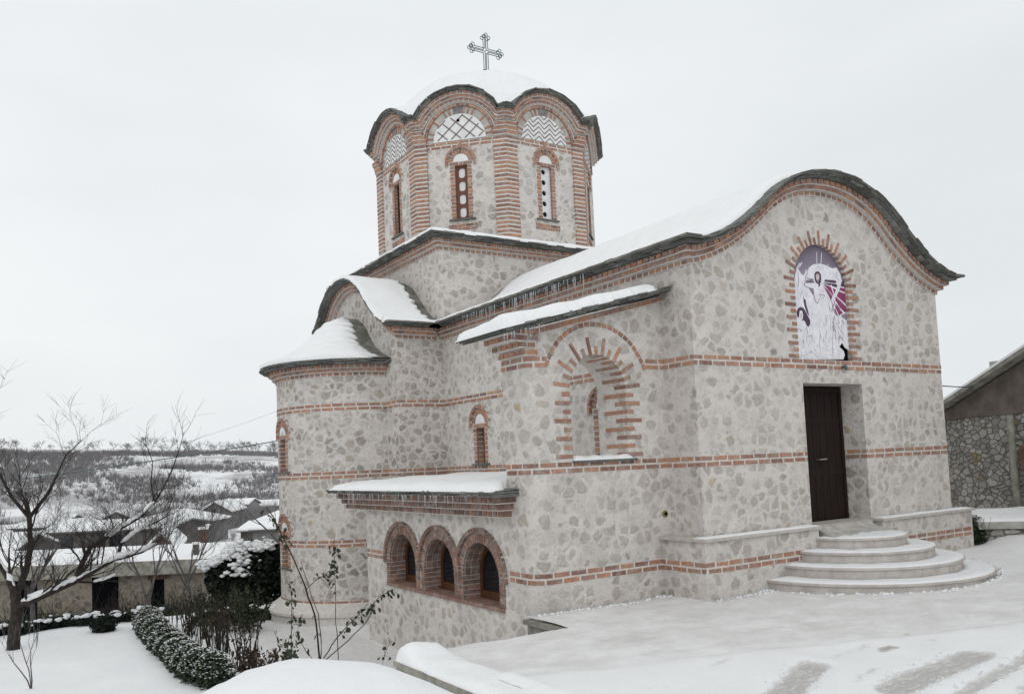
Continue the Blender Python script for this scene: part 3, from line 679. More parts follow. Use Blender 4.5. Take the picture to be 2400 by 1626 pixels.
# icon banner hung in the niche
banner = thing('icon_banner', 'printed banner of white robed figure in arched niche above the church door', 'banner', (NX, .06, NB))
BF = mfront(.06)
BS = {
 'glow': [(2.791, 4.178), (2.907, 4.24), (3.066, 4.269), (3.223, 4.261), (3.4, 4.218), (3.518, 4.244), (3.6, 4.147), (3.634, 4.03), (3.691, 3.915), (3.715, 3.708), (3.694, 3.408), (2.442, 2.651), (2.418, 3.052), (2.418, 3.476), (2.404, 3.759), (2.408, 3.901), (2.434, 4.018), (2.486, 4.151), (2.569, 4.237), (2.636, 4.253), (2.609, 4.205), (2.527, 4.133), (2.584, 4.059), (2.635, 4.027), (2.682, 4.067), (2.699, 4.134), (2.744, 4.145), (2.762, 4.103)],
 'hair': [(2.949, 4.112), (2.996, 4.134), (3.047, 4.128), (3.08, 4.087), (3.09, 4.029), (3.073, 3.955), (3.043, 3.923), (3.049, 3.895), (3.013, 3.874), (3.003, 3.92), (2.955, 3.931), (2.924, 3.972), (2.914, 4.029), (2.924, 4.081)],
 'face': [(2.971, 4.085), (3.008, 4.096), (3.035, 4.076), (3.037, 4.032), (3.023, 3.987), (2.998, 3.961), (2.968, 3.976), (2.95, 4.01), (2.948, 4.054)],
 'eyes': [(2.96, 4.048), (3.032, 4.054), (3.031, 4.044), (2.959, 4.037)],
 'beard': [(2.969, 3.984), (3.023, 3.992), (3.01, 3.95), (2.987, 3.941), (2.967, 3.958)],
 'f1': [(3.185, 4.011), (3.443, 4.017), (3.491, 4.001), (3.456, 3.968), (3.165, 3.974)],
 'f2': [(3.136, 3.96), (3.491, 3.956), (3.494, 3.918), (3.48, 3.899), (3.255, 3.925)],
 'f3': [(3.126, 3.942), (3.275, 3.905), (3.46, 3.86), (3.419, 3.802), (3.362, 3.757)],
 'f4': [(3.138, 3.894), (3.245, 3.837), (3.353, 3.741), (3.315, 3.68), (3.267, 3.721)],
 'f5': [(3.627, 4.012), (3.714, 4.014), (3.727, 3.918), (3.588, 3.929), (3.611, 3.968)],
 'f6': [(3.578, 3.906), (3.729, 3.895), (3.735, 3.826), (3.55, 3.86)],
 'f7': [(3.531, 3.836), (3.735, 3.799), (3.722, 3.618), (3.618, 3.671), (3.464, 3.749)],
 'f8': [(3.435, 3.735), (3.571, 3.668), (3.712, 3.573), (3.704, 3.506), (3.667, 3.481), (3.546, 3.548), (3.401, 3.701)],
 'f9': [(3.376, 3.677), (3.511, 3.545), (3.596, 3.474), (3.497, 3.419), (3.438, 3.511), (3.388, 3.582)],
 'f10': [(3.358, 3.617), (3.4, 3.538), (3.462, 3.412), (3.418, 3.436), (3.38, 3.508)],
 'l1': [(2.695, 3.96), (2.881, 3.986), (2.89, 3.966), (2.702, 3.942)],
 'l2': [(2.679, 3.93), (2.834, 3.953), (2.911, 3.954), (2.898, 3.934), (2.699, 3.913)],
 'l3': [(2.721, 4.002), (2.871, 3.994), (2.864, 3.987), (2.724, 3.99)],
 'sh1': [(2.752, 3.84), (2.865, 3.83), (2.88, 3.766), (2.854, 3.72), (2.813, 3.753), (2.774, 3.801)],
 'disk': [(2.413, 3.419), (2.45, 3.478), (2.517, 3.505), (2.58, 3.493), (2.629, 3.447), (2.677, 3.378), (2.733, 3.295), (2.724, 3.23), (2.679, 3.189), (2.637, 3.204), (2.61, 3.26), (2.575, 3.294), (2.537, 3.277), (2.52, 3.319), (2.435, 3.328), (2.407, 3.362)],
 'wing': [(2.608, 3.705), (2.62, 3.646), (2.653, 3.634), (2.662, 3.549), (2.699, 3.451), (2.719, 3.366), (2.669, 3.406), (2.624, 3.503), (2.598, 3.602)],
 'shawl': [(2.482, 3.43), (2.518, 3.451), (2.553, 3.43), (2.56, 3.357), (2.539, 3.299), (2.501, 3.285), (2.457, 3.329)],
 'fc2': [(2.496, 3.398), (2.523, 3.411), (2.537, 3.387), (2.533, 3.341), (2.513, 3.314), (2.49, 3.338)],
 'grey1': [(3.653, 3.468), (3.725, 3.481), (3.721, 3.343), (3.676, 3.355), (3.587, 3.395), (3.531, 3.413)],
 'tear': [(3.444, 2.889), (3.528, 2.963), (3.578, 2.892), (3.633, 2.864), (3.716, 2.83), (3.738, 2.757), (3.776, 2.651), (3.694, 2.679), (3.61, 2.72), (3.527, 2.679), (3.576, 2.752), (3.552, 2.824)],
}
BT = {
 'arm': ([(2.52, 4.061), (2.505, 4.024), (2.504, 3.909), (2.485, 3.822)], 0.0095),
 's0': ([(2.517, 4.139), (2.566, 4.201), (2.614, 4.251)], 0.0081),
 's1': ([(2.713, 4.142), (2.751, 4.081), (2.691, 4.011), (2.667, 3.922), (2.635, 3.881)], 0.0095),
 's2': ([(2.635, 3.881), (2.713, 3.84), (2.865, 3.83), (2.864, 3.735), (2.898, 3.622), (2.954, 3.585)], 0.0108),
 's3': ([(2.954, 3.585), (2.991, 3.657), (3.057, 3.72), (3.034, 3.748)], 0.0068),
 's4': ([(2.989, 3.744), (3.09, 3.752), (3.144, 3.734), (3.094, 3.686), (3.058, 3.662)], 0.0068),
 's5': ([(3.24, 3.792), (3.286, 3.693), (3.344, 3.594), (3.352, 3.521), (3.385, 3.449), (3.476, 3.396)], 0.0095),
 's6': ([(3.321, 3.592), (3.369, 3.507), (3.285, 3.472)], 0.0068),
 's7': ([(3.378, 3.419), (3.325, 3.269), (3.263, 2.945), (3.257, 2.727)], 0.0054),
 's8': ([(3.177, 3.407), (3.124, 3.23)], 0.0041),
 's9': ([(3.139, 3.143), (3.077, 2.995)], 0.0054),
 's10': ([(2.625, 3.189), (2.645, 3.069)], 0.0081),
 's11': ([(2.416, 3.136), (2.5, 3.126), (2.465, 3.089)], 0.0068),
 's12': ([(2.641, 3.026), (2.741, 3.052), (2.749, 3.024)], 0.0054),
 's13': ([(3.497, 4.16), (3.503, 4.064), (3.552, 4.023)], 0.0054),
 's14': ([(2.589, 3.787), (2.521, 3.654)], 0.0041),
 's15': ([(2.966, 3.106), (2.926, 2.931), (2.933, 2.788)], 0.0034),
 's16': ([(2.489, 2.702), (2.713, 2.78), (2.878, 2.686)], 0.0041),
}

g_i = BS['glow'].index((3.694, 3.408)); BS['glow'] = BS['glow'][:g_i + 1] + [BS['tear'][k] for k in (4, 3, 2, 1, 0, 11, 10, 9)] + BS['glow'][g_i + 1:]
# the sheet itself, torn open at its lower right corner
sheet = [(NX - NW + .015, NB + .01)] + [BS['tear'][k] for k in (9, 10, 11, 0, 1, 2, 3, 4, 5, 6)] + arcpts(NX, NS, NW - .012, 0, pi, 24)
bm_ = MB(); bm_.poly(BF, sheet, -.006, 0); bm_.build('printed_sheet', M['print'], banner)
def prints(name, keys, mt_, w1):
    for q, k in enumerate(keys):
        p_ = MB(); p_.poly(BF, BS[k], .0004, w1 + .0003 * q); p_.build(name, mt_, banner)
def stroke(mb, pts, th, w0=.0045, w1=.0065):
    for (a, b_), (c, d) in zip(pts, pts[1:]):
        dx_, dy_ = c - a, d - b_; l = math.hypot(dx_, dy_) or 1; nx_, ny_ = -dy_ / l * th / 2, dx_ / l * th / 2
        mb.quadprism(BF, [(a - nx_, b_ - ny_), (c - nx_ * .7, d - ny_ * .7), (c + nx_ * .7, d + ny_ * .7), (a + nx_, b_ + ny_)], w0, w1)
prints('robe', ['glow'], M['print_white'], .0015)
prints('wine_fold', ['f3', 'f4', 'f6', 'f7', 'f8', 'f9', 'f10'], M['print_wine'], .003)
prints('violet_fold', ['f1', 'f2', 'f5', 'l1', 'l2', 'l3'], M['print_purple'], .003)
prints('grey_shade', ['sh1', 'grey1'], M['print_grey'], .003)
prints('dark_hair', ['hair'], M['print_purple'], .005); prints('face', ['face'], M['print_skin'], .007); prints('beard', ['beard'], M['print_grey'], .0085)
prints('wing', ['wing', 'disk'], M['print_purple'], .003); prints('shawl', ['shawl'], M['print_white'], .005); prints('face', ['fc2'], M['print_skin'], .0065)
ln_ = MB()
for P, th in BT.values(): stroke(ln_, P, th)
rg = random.Random(3)
for k in range(60):
    a = NX + rg.uniform(.22, .60); b_ = NB + rg.uniform(.42, 1.02); stroke(ln_, [(a, b_), (a + rg.uniform(-.01, .03), b_ - rg.uniform(.03, .09))], .0045)
for k in range(50):
    a = NX + rg.uniform(-.6, .3); b_ = NB + rg.uniform(.05, .35); stroke(ln_, [(a, b_), (a + rg.uniform(-.04, .04), b_ + rg.uniform(-.03, .04))], .003)
for k in range(16):
    a = NX + rg.uniform(-.6, .5); b_ = NB + rg.uniform(.3, .9); stroke(ln_, [(a, b_), (a + rg.uniform(-.02, .02), b_ - rg.uniform(.05, .14))], .0025)
ln_.build('fold_lines', M['print_grey'], banner)
wr = MB()
for P in ([(2.99, 4.05), (3.02, 4.46)], [(3.06, 4.05), (3.15, 4.46)], [(3.12, 4.0), (3.30, 4.28)]): stroke(wr, P, .018, .0004, .0012)
stroke(wr, [(3.33, 3.93), (3.40, 3.75), (3.41, 3.62), (3.36, 3.50), (3.27, 3.42), (3.21, 3.30)], .032, .0045, .006)
wr.build('white_ribbon', M['print_white'], banner)
bl = MB(); bl.box(F, 3.38, 3.42, 2.52, 2.55, .0, .06); bl.tube([F(3.40, 2.56, .05), F(3.40, 2.49, .08)], [.034, .028], 8)
spot = bl.build('floodlight', M['metal'], None); tag(spot, 'small dark lamp on the brick band under the banner', 'lamp')

# --- roofs: generic helper for wave roof
def wave_roof(name, path, mapP, dd, ovh0, depth0, depth1, nseg, snow_a, snow_b, jag, snow_h=.085, mn=.0, mxx=1.0):
    """mapP(u,v,t): t = distance from the gable plane, negative in front"""
    r = MB(); ext = .40
    def pt(f, d, t):
        q = lerp(-ext, path.L + ext, f); a, b_ = path.at(q, d); return mapP(a, b_, t)
    r.grid(lambda i, j: pt(i / nseg, dd, lerp(depth0, depth1, j)), nseg, 1)
    r.grid(lambda i, j: pt(i / nseg, dd - .03, lerp(depth0, depth1, j)), nseg, 1)
    for j in (0, 1): r.grid(lambda i, k, j=j: pt(i / nseg, dd - .03 * k, lerp(depth0, depth1, j)), nseg, 1)
    for i in (0, 1): r.grid(lambda j, k, i=i: pt(i, dd - .03 * k, lerp(depth0, depth1, j)), 1, 1)
    ro = r.build(name, M['deck'], church)
    s_ = MB()
    def P(fu, fv):
        f = lerp(mn, mxx, fu)
        far = snow_b + jag(f)
        return pt(f, dd + .002, lerp(snow_a + .03 * nz(fu * 40, 3), far, fv))
    def up(fu, fv):
        f = lerp(mn, mxx, fu); a = Vector(pt(f, 0, 0)); b_ = Vector(pt(f, 1, 0)); n = (b_ - a).normalized(); return (n + Vector((0, 0, .6))).normalized()
    snow_sheet(s_, P, int(nseg * 1.3), 46, lambda fu, fv: edge_t(fu, fv, .018, .02, snow_h, P(fu, fv)[0], P(fu, fv)[1], 0, .28, 1.7), up)
    s_.build('snow_cover', M['snow'], ro, True)
    return ro
nave_roof = wave_roof('nave_roof', gpath, lambda a, b_, t: (a, t, b_), .315, 0, -.37, YN + .1, 90, -.16, YN - .10, lambda f: 0.0 + .05 * nz(f * 60, 0) - .22 * sstep(.05, .16, f) * (1 - sstep(.25, .35, f)), mn=.004)
ne = MB()
slates(ne, F, gpath, .235, .325, .385, 1, 1, 4)
slates(ne, WL, Path([(0.0, 3.975), (YN - .45, 3.975)]), .235, .325, .385, 0, 0, 4)
ne.build('slate_eave', M['slate'], nave_roof)

def icicles(parent, pts, lmin, lmax, seed):
    g = random.Random(seed); b_ = MB()
    for p in pts:
        l = g.uniform(lmin, lmax) * g.uniform(.3, 1); r = .004 + l * .014
        b_.tube([p, p - Vector((g.uniform(-.004, .004), 0, l * .5)), p - Vector((0, 0, l))], [r, r * .6, .0015], 5)
    b_.build('icicles', M['ice'], parent)
g_ = random.Random(11)
icicles(nave_roof, [Vector((-.375 + g_.uniform(-.02, .01), y, 4.215)) for y in [g_.choice((2.6, 3.6, 4.2, 5.4)) + g_.gauss(0, .45) for _ in range(75)] if .3 < y < 7.1], .06, .42, 4)

# --- transept (left arm)
XT = -1.1; TC = 10.15; TK = .81; T0, T1 = TC - 3.15 * TK, TC + 3.15 * TK
tgp = gable_path(TC, TK); TL = mleft(XT); TF = mfront(T0 + .1); T0 = T0 + .1
tgp[0] = (T0, tgp[0][1])
tw = MB()
tw.poly(TL, [(T0, BOT)] + tgp + [(T1, BOT)], -.4, 0)
tw.box(TF, XT + .401, 0.0, BOT, 4.2, -.4, 0); tw.box(lambda u, v, w: Vector((u, T1 + w, v)), XT + .401, 0, BOT, 4.2, -.4, 0)
trans = tw.build('transept_wall', M['rubble_dense'], church)
for z in (zU, zM, zL, -1.3): bandobj(trans, TF, XT, 0, z); bandobj(trans, TL, T0, T0 + .9, z)
tpath = Path(tgp)
tcn = MB(); cornice(tcn, TL, tpath, 1, 1); cornice(tcn, TF, Path([(XT, 3.975), (-.2, 3.975)]), 0, 0)
tcn.build('brick_cornice', [M['brick'], M['mortar']], trans)
tr_roof = wave_roof('transept_roof', tpath, lambda a, b_, t: (XT + t, a, b_), .315, 0, -.37, 1.12, 80, -.37, .82, lambda f: .07 * math.copysign(abs(nz(f * 70, 5)), nz(f * 70, 5)) + .05 * math.sin(f * 150), mn=.003)
te = MB(); slates(te, TL, tpath, .235, .325, .385, 1, 1, 4); slates(te, TF, Path([(XT, 3.975), (-.44, 3.975)]), .235, .325, .385, 0, 0, 4)
te.build('slate_eave', M['slate'], tr_roof)

# --- apse (half round)
AC, AR = TC + .05, 1.8
AM = mcyl(XT, AC, AR); UA = AR * pi / 2
aw = MB(); nu, = (80,)
a_win = [(AR * math.radians(3), 1.2, 1.94), (AR * math.radians(3), -.95, -.21)]
us = sorted(set([round(-UA + 2 * UA * k / nu, 4) for k in range(nu + 1)] + [round(w_[0] + s_ * .16, 4) for w_ in a_win for s_ in (-1, 1)]))
vs = [BOT, -1.9, -.95, -.21, .5, 1.2, 1.94, 2.6, 3.3]
def askip(i, j):
    um, vm = (us[i] + us[i + 1]) / 2, (vs[j] + vs[j + 1]) / 2
    return any(abs(um - c) < .16 and a < vm < b_ for c, a, b_ in a_win)
aw.grid(lambda i, j: AM(us[i], vs[j], 0), len(us) - 1, len(vs) - 1, 0, askip)
apse = aw.build('apse_wall', M['rubble_dense'], church, normals=False)
for z in (zU, zM, zL, -1.62): bandobj(apse, AM, -UA, UA, z, L=.24, n=3)
ac = MB(); apath = Path([(-UA + 2 * UA * k / 60, 3.25) for k in range(61)]); cornice(ac, AM, apath); ac.build('brick_cornice', [M['brick'], M['mortar']], apse)
for c, a, b_ in a_win: window(apse, AM, c, a, b_, 'dark')
apl = MB()
prof = [(.27, BOT), (.27, -1.93), (.33, -1.91), (.33, -1.86), (.24, -1.83), (.0, -1.66), (-.05, -1.66)]
apl.grid(lambda i, j: AM(-UA + 2 * UA * i / 60, prof[j][1], prof[j][0]), 60, len(prof) - 1); apl.build('plinth', M['mortar'], apse, normals=False)
def ar_prof(q):   # q 0 at the eave .. 1 at the apex : radius, height
    T_ = ((0, 1.0, 0.0), (.12, .88, .08), (.25, .76, .16), (.38, .64, .26), (.5, .54, .41), (.62, .43, .62), (.75, .30, .82), (.88, .15, .95), (1.0, 0.0, 1.0))
    q = max(0.0, min(1.0, q))
    for (q0, r0, h0), (q1, r1, h1) in zip(T_, T_[1:]):
        if q <= q1: f = (q - q0) / (q1 - q0); return (AR + .37) * lerp(r0, r1, f), 3.59 + 1.22 * lerp(h0, h1, f)
    return 0, 4.81
ar_ = MB()
def APt(a, q, h=0):
    r, z = ar_prof(q); return (XT - r * math.cos(a), AC - r * math.sin(a), z + h)
ar_.grid(lambda i, j: APt(-pi / 2 + pi * i / 48, j / 24), 48, 24)
apse_roof = ar_.build('apse_roof', M['deck'], church, normals=False)
ae = MB(); slates(ae, AM, Path([(-UA + 2 * UA * k / 60, 3.25) for k in range(61)]), .235, .315, .385, 0, 0, 3); ae.build('slate_eave', M['slate'], apse_roof)
asn = MB()
def AS(fu, fv):
    q = fv * .965 - .004; r, z = ar_prof(max(0, q)); gap = .40 + .16 * nz(fv * 26, 1) + .12 * math.sin(fv * 75)
    a1 = pi / 2 - min(1.2, gap / max(.25, r)); a0 = -pi / 2 + min(1.2, .25 / max(.25, r))
    return APt(lerp(a0, a1, fu), max(0, q), .003)
snow_sheet(asn, AS, 60, 90, lambda fu, fv: edge_t(fu, fv, .03, .03, .075, *AS(fu, fv), .4, 2.4) + .012 * math.sin(fv * 75), Vector((-.25, -.15, 1)).normalized())
asn.build('snow_cover', M['snow'], apse_roof, True)

# --- porch wing: wall with the open arch
YW, YWB, XW = .65, 1.32, -2.46
W = mfront(YW); WS = mleft(XW)
AX, AHW, ASP, ASILL = -1.275, .51, 2.17, 1.18
arch_hole = [(AX - AHW, ASILL), (AX + AHW, ASILL)] + arcpts(AX, ASP, AHW, 0, pi, 22)
def wtop(x): return 3.60 + (x - 0) * .262
pw = MB()
pw.poly(W, [(XW + .22, BOT), (0, BOT), (0, wtop(0)), (XW + .22, wtop(XW + .22))], -(YWB - YW), 0, 0, [arch_hole])
# rounded outer corner
n = 8
for k in range(n):
    a0, a1 = pi / 2 * k / n, pi / 2 * (k + 1) / n; r = .22
    p = [(XW + r - r * math.sin(a), YW + r - r * math.cos(a)) for a in (a0, a1)]
    pw.face([(p[0][0], p[0][1], BOT), (p[1][0], p[1][1], BOT), (p[1][0], p[1][1], wtop(p[1][0])), (p[0][0], p[0][1], wtop(p[0][0]))])
pw.face([(XW, YW + .22, BOT), (XW, YWB, BOT), (XW, YWB, wtop(XW)), (XW, YW + .22, wtop(XW))])
pw.face([(XW, YWB, BOT), (XW + .22, YWB, BOT), (XW + .22, YWB, wtop(XW)), (XW, YWB, wtop(XW))])
porch = pw.build('porch_wall', M['rubble'], church, normals=False)
# mapping that follows the rounded corner: u = X on the front, then round and back along the side
def MC(u, v, w):
    r = .22; x0 = XW + r
    if u >= x0: return Vector((u, YW - w, v))
    s_ = x0 - u; L_ = r * pi / 2
    if s_ <= L_:
        a = s_ / r; return Vector((x0 - (r + w) * math.sin(a), YW + r - (r + w) * math.cos(a), v))
    return Vector((XW - w, YW + r + (s_ - L_), v))
UEND = XW + .22 - .22 * pi / 2 - (YWB - YW - .22)
for z in (zM, zL): bandobj(porch, MC, UEND, 0, z, n=5)
bandobj(porch, MC, UEND, AX - .88, 2.62, n=5); bandobj(porch, W, AX + .90, 0, zU)
pa = MB(); toothed(pa, W, AX, AHW, ASILL, ASP, AHW, .062, .118, .5, (.27, .13), 15)
for k in range(22):
    a0 = .33; a = a0 + (pi - 2 * a0) * (k + .5) / 22
    c, s2 = math.cos(a), math.sin(a); r0, r1, h_ = .915, .975, .058
    if k % 1 == 0:
        P = [(AX + r0 * math.cos(a - h_ * .92), ASP + r0 * math.sin(a - h_ * .92)), (AX + r1 * math.cos(a - h_ * .92), ASP + r1 * math.sin(a - h_ * .92)), (AX + r1 * math.cos(a + h_ * .62), ASP + r1 * math.sin(a + h_ * .62)), (AX + r0 * math.cos(a + h_ * .62), ASP + r0 * math.sin(a + h_ * .62))]
        if k % 2 == 0 or True: pa.quadprism(W, P, -.02, .008)
pa.build('brick_arch', [M['brick'], M['mortar']], porch)
ps = MB(); ps.box(W, AX - AHW - .01, AX + AHW + .12, ASILL - .035, ASILL, -.3, .06, 0, .004); sill_ = ps.build('sill', M['slate'], porch)
pss = MB(); snow_sheet(pss, lambda fu, fv: (lerp(AX - AHW + .01, AX + AHW + .07, fu), lerp(YW - .05, YWB, fv), ASILL), 24, 12, lambda fu, fv: edge_t(fu, fv, .1, .12, .055, fu * 3, fv * 3, 0, .5, 2))
pss.build('snow_cover', M['snow_lump'], sill_, True)
# corbelled bricks and the roof
pcn = MB()
rake = Path([(XW, wtop(XW) + .0), (0.05, wtop(.05) + .0)])
course(pcn, W, rake, -.065, .0, .05, .27, .015, 0, 0)
for k, (z, x) in enumerate(((2.64, .04), (2.735, .14), (2.825, .27), (2.91, .40))):
    L_ = [.25, .12, .26, .13][k]
    pcn.box(lambda u, v, w: Vector((u, w, v)), XW - x, XW + .14, z - .008, z + .082, YW - .012 * k - .006, YWB, 1)
    for row, (yy, nn_) in enumerate(((YW - .012 * k - .014, 1),)):
        u = XW - x - .004
        while u < XW + .12:
            e = min(u + L_, XW + .16); pcn.box(lambda a, v, w: Vector((a, w, v)), u, e, z + .006, z + .068, yy, YW + .1, 0, .003); u = e + .02
    v_ = YW + .0
    while v_ < YWB - .02:
        e = min(v_ + L_, YWB); pcn.box(lambda a, v, w: Vector((w, a, v)), v_, e, z + .006, z + .068, XW - x - .014, XW, 0, .003); v_ = e + .02
pcn.build('brick_cornice', [M['brick'], M['mortar']], porch)
pr_ = MB()
RX0, RX1, RY0, RY1 = -3.02, 0.10, .34, 1.62
def rz(x): return 3.645 + (x) * .262
g_ = random.Random(5)
for l in range(3):
    y = RY0 + l * .02; x = RX0 + (2 - l) * .05
    while x < RX1 - .03:
        e = min(x + g_.uniform(.12, .26), RX1); dz = l * .026; yy = RY0 + (2 - l) * .035 + g_.uniform(-.02, .02); lift = g_.uniform(-.004, .01)
        pr_.hexa([(x, yy, rz(x) + dz), (e - .005, yy, rz(e) + dz - lift), (e - .005, RY1, rz(e) + dz), (x, RY1, rz(x) + dz)] + [(x, yy, rz(x) + dz + .026 + lift), (e - .005, yy, rz(e) + dz + .02), (e - .005, RY1, rz(e) + dz + .024), (x, RY1, rz(x) + dz + .024)])
        x = e
proof = pr_.build('porch_roof', M['slate'], church)
psn = MB()
def PS(fu, fv):
    x = lerp(RX0 - .02, RX1 - .42 * (1 - fv), fu); return (x, lerp(RY0 + .01 + .03 * nz(fu * 30, 2), RY1, fv), rz(x) + .078)
snow_sheet(psn, PS, 70, 22, lambda fu, fv: edge_t(fu, fv, .045, .16, .16 - .05 * fu, *PS(fu, fv), .35, 2.2))
psn.build('snow_cover', M['snow'], proof, True)
g_ = random.Random(21)
icicles(proof, [Vector((x, RY0 + .03, rz(x))) for x in [g_.uniform(-3.0, -2.3) for _ in range(16)]], .08, .26, 8)

# --- annex with three arches (same plane as the porch flank)
AY1 = 6.43; AZT = .62
AL = mleft(XW)
arches = [(4.85, .535), (3.475, .525), (2.145, .54)]
SILLZ, SPR = -.87, -.505
holes = [[(c - h_, SILLZ), (c + h_, SILLZ)] + arcpts(c, SPR, h_, 0, pi, 20) for c, h_ in arches]
an = MB(); an.poly(AL, [(YWB + .001, BOT), (AY1, BOT), (AY1, AZT), (YWB + .001, AZT)], -.34, 0, 0, holes)
an.hexa([(XW, AY1, BOT), (-1.1, 7.78, BOT), (-.9, 7.6, BOT), (XW + .3, AY1, BOT), (XW, AY1, AZT), (-1.1, 7.78, AZT), (-.9, 7.6, AZT), (XW + .3, AY1, AZT)])
annex = an.build('annex_wall', M['rubble'], church)
br = MB()
for c, h_ in arches:
    # reveal lining in brick, jambs and arch
    nrow = 5; rh = (SPR - SILLZ) / nrow
    for sgn in (-1, 1):
        for k in range(nrow):
            z0, z1 = SILLZ + k * rh + .006, SILLZ + (k + 1) * rh - .006
            off = 0 if k % 2 else -.09
            for q in range(3):
                w1_ = -(q * .16 + off) + .012; w1_ = min(w1_, .012); w0_ = max(-(q * .16 + off) - .148, -.33)
                if w1_ - w0_ < .03: continue
                a, b_ = sorted((c + sgn * (h_ - .010), c + sgn * (h_ + .004))); br.box(AL, a, b_, z0, z1, w0_, w1_, 0, .001)
            a, b_ = sorted((c + sgn * (h_ - .009), c + sgn * (h_ + .135))); br.box(AL, a, b_, z0, z1, -.02, .012, 0, .002)
        a, b_ = sorted((c + sgn * (h_ - .004), c + sgn * (h_ + .004))); br.box(AL, a, b_, SILLZ, SPR, -.335, .004, 1)
    nn_ = 27
    ring(br, AL, c, SPR, h_ - .01, h_ + .125, 0, pi, nn_, -.02, .013, .2)
    ring(br, AL, c, SPR, h_ - .003, h_ + .13, 0, pi, nn_, -.02, .006, 0, 1)
    for q in range(3):
        ring(br, AL, c, SPR, h_ - .010, h_ + .004, 0, pi, 14, -.02 - (q + 1) * .105, -.02 - q * .105 - .012, .08)
    ring(br, AL, c, SPR, h_ - .004, h_ + .002, 0, pi, 24, -.335, 0, 0, 1)
    ring(br, AL, c, SPR, h_ + .145, h_ + .215, -.02, pi + .02, 15, -.02, .05, .07)
    ring(br, AL, c, SPR, h_ + .147, h_ + .212, -.02, pi + .02, 24, -.02, .042, 0, 1)
br.build('brick_arches', [M['brick_dark'], M['mortar']], annex)
bd = MB(); band(bd, AL, 4.85 + .76, AY1, zL); bd.build('brick_band', [M['brick'], M['mortar']], annex)
sl = MB(); sl.box(AL, 1.5, 5.5, SILLZ - .05, SILLZ + .004, -.34, .03); sl.build('sill', M['brick_dark'], annex)
for c, h_ in arches:
    fr = MB(); iw = h_ - .075
    outer = [(c - h_ + .002, SILLZ + .005), (c + h_ - .002, SILLZ + .005)] + arcpts(c, SPR, h_ - .012, 0, pi, 20)
    inner = [(c - iw, SILLZ + .13), (c + iw, SILLZ + .13)] + arcpts(c, SPR, iw, 0, pi, 18)
    fr.poly(AL, outer, -.325, -.29, 0, [inner]); f_ = fr.build('arched_window', M['frame'], annex)
    gl = MB(); gl.poly(AL, [(c - h_ + .03, SILLZ + .03), (c + h_ - .03, SILLZ + .03)] + arcpts(c, SPR, h_ - .04, 0, pi, 18), -.318, -.312); gl.build('pane', M['glass'], f_)
# cornice and roof of the annex
CY0, CY1 = 1.12, 7.05
acn = MB()
for k, (d0, d1, w, L_, jt, ea) in enumerate(((.0, .075, .17, .10, .03, -.05), (.10, .18, .25, .24, .012, .0), (.20, .28, .33, .11, .02, .07))):
    pth = Path([(CY0 + .05 - ea, .44 + d0 * 0), (CY1 + ea, .44)])
    course(acn, AL, pth, d0, d1, w, L_, jt, 0, 0, bed=.012)
acn.build('brick_cornice', [M['brick_dark'], M['mortar']], annex)
arf = MB()
slates(arf, AL, Path([(1.0, .44), (7.35, .44)]), .30, .37, .46, 0, 0, 2)
arf.hexa([(XW - .40, 1.0, .80), (0, 1.0, .93), (0, 7.6, .93), (XW - .40, 7.35, .80)] + [(XW - .40, 1.0, .815), (0, 1.0, .945), (0, 7.6, .945), (XW - .40, 7.35, .815)])
aroof = arf.build('annex_roof', M['slate'], church)
asn2 = MB()
def A2(fu, fv):
    x = lerp(XW - .47 - .02 * nz(fu * 40, 1), -.01, fv); y0 = 1.02 if x < XW else YWB - .01; y0 = lerp(1.0, YWB - .0, sstep(XW - .3, XW, x)); y = lerp(y0, 7.4 - .25 * (1 - fv), fu); return (x, y, .817 + (x - XW + .4) * .0455)
snow_sheet(asn2, A2, 90, 26, lambda fu, fv: edge_t(fu, fv, .02, .12, .085 + .03 * (1 - fv), *A2(fu, fv), .3, 2.5, (1, 1, 1, 0)))
asn2.build('snow_cover', M['snow'], aroof, True)
g_ = random.Random(31)
icicles(aroof, [Vector((XW - .455 + g_.uniform(-.02, .02), g_.uniform(1.6, 7.1), .745)) for _ in range(85)], .05, .26, 9)

# --- windows of the nave side
window(nave, WL, 6.17, 1.2, 1.94, 'dark')
window(nave, WL, 2.12, 1.2, 1.94, 'dark')

# --- crossing block under the drum
BZ = 6.03; BX0, BX1, BY0, BY1 = 0.0, XR, YN, 13.5
cb = MB(); cb.box(lambda u, v, w: Vector((u, w, v)), BX0, BX1, 3.9, BZ + .25, BY0, BY1)
cross_w = cb.build('crossing_wall', M['rubble'], church)
ccn = MB(); CF, CLm = mfront(BY0), mleft(BX0)
pf_, pl_ = Path([(BX0, BZ), (BX1, BZ)]), Path([(BY0, BZ), (BY1, BZ)])
cornice(ccn, CF, pf_, 1, 1); cornice(ccn, CLm, pl_, 0, 0); ccn.build('brick_cornice', [M['brick'], M['mortar']], cross_w)
cr = MB(); e_ = .375
z0, z1 = BZ + .31, BZ + .50
A = [(BX0 - e_, BY0 - e_), (BX1 + e_, BY0 - e_), (BX1 + e_, BY1 + e_), (BX0 - e_, BY1 + e_)]; B = [(BX0 + .3, BY0 + .3), (BX1 - .3, BY0 + .3), (BX1 - .3, BY1 - .3), (BX0 + .3, BY1 - .3)]
for k in range(4):
    a, b_ = A[k], A[(k + 1) % 4]; c, d = B[(k + 1) % 4], B[k]
    cr.face([(a[0], a[1], z0), (b_[0], b_[1], z0), (c[0], c[1], z1), (d[0], d[1], z1)])
cr.face([(p[0], p[1], z1) for p in B]); cr.face([(p[0], p[1], z0 - .02) for p in A])
croof = cr.build('crossing_roof', M['deck'], church)
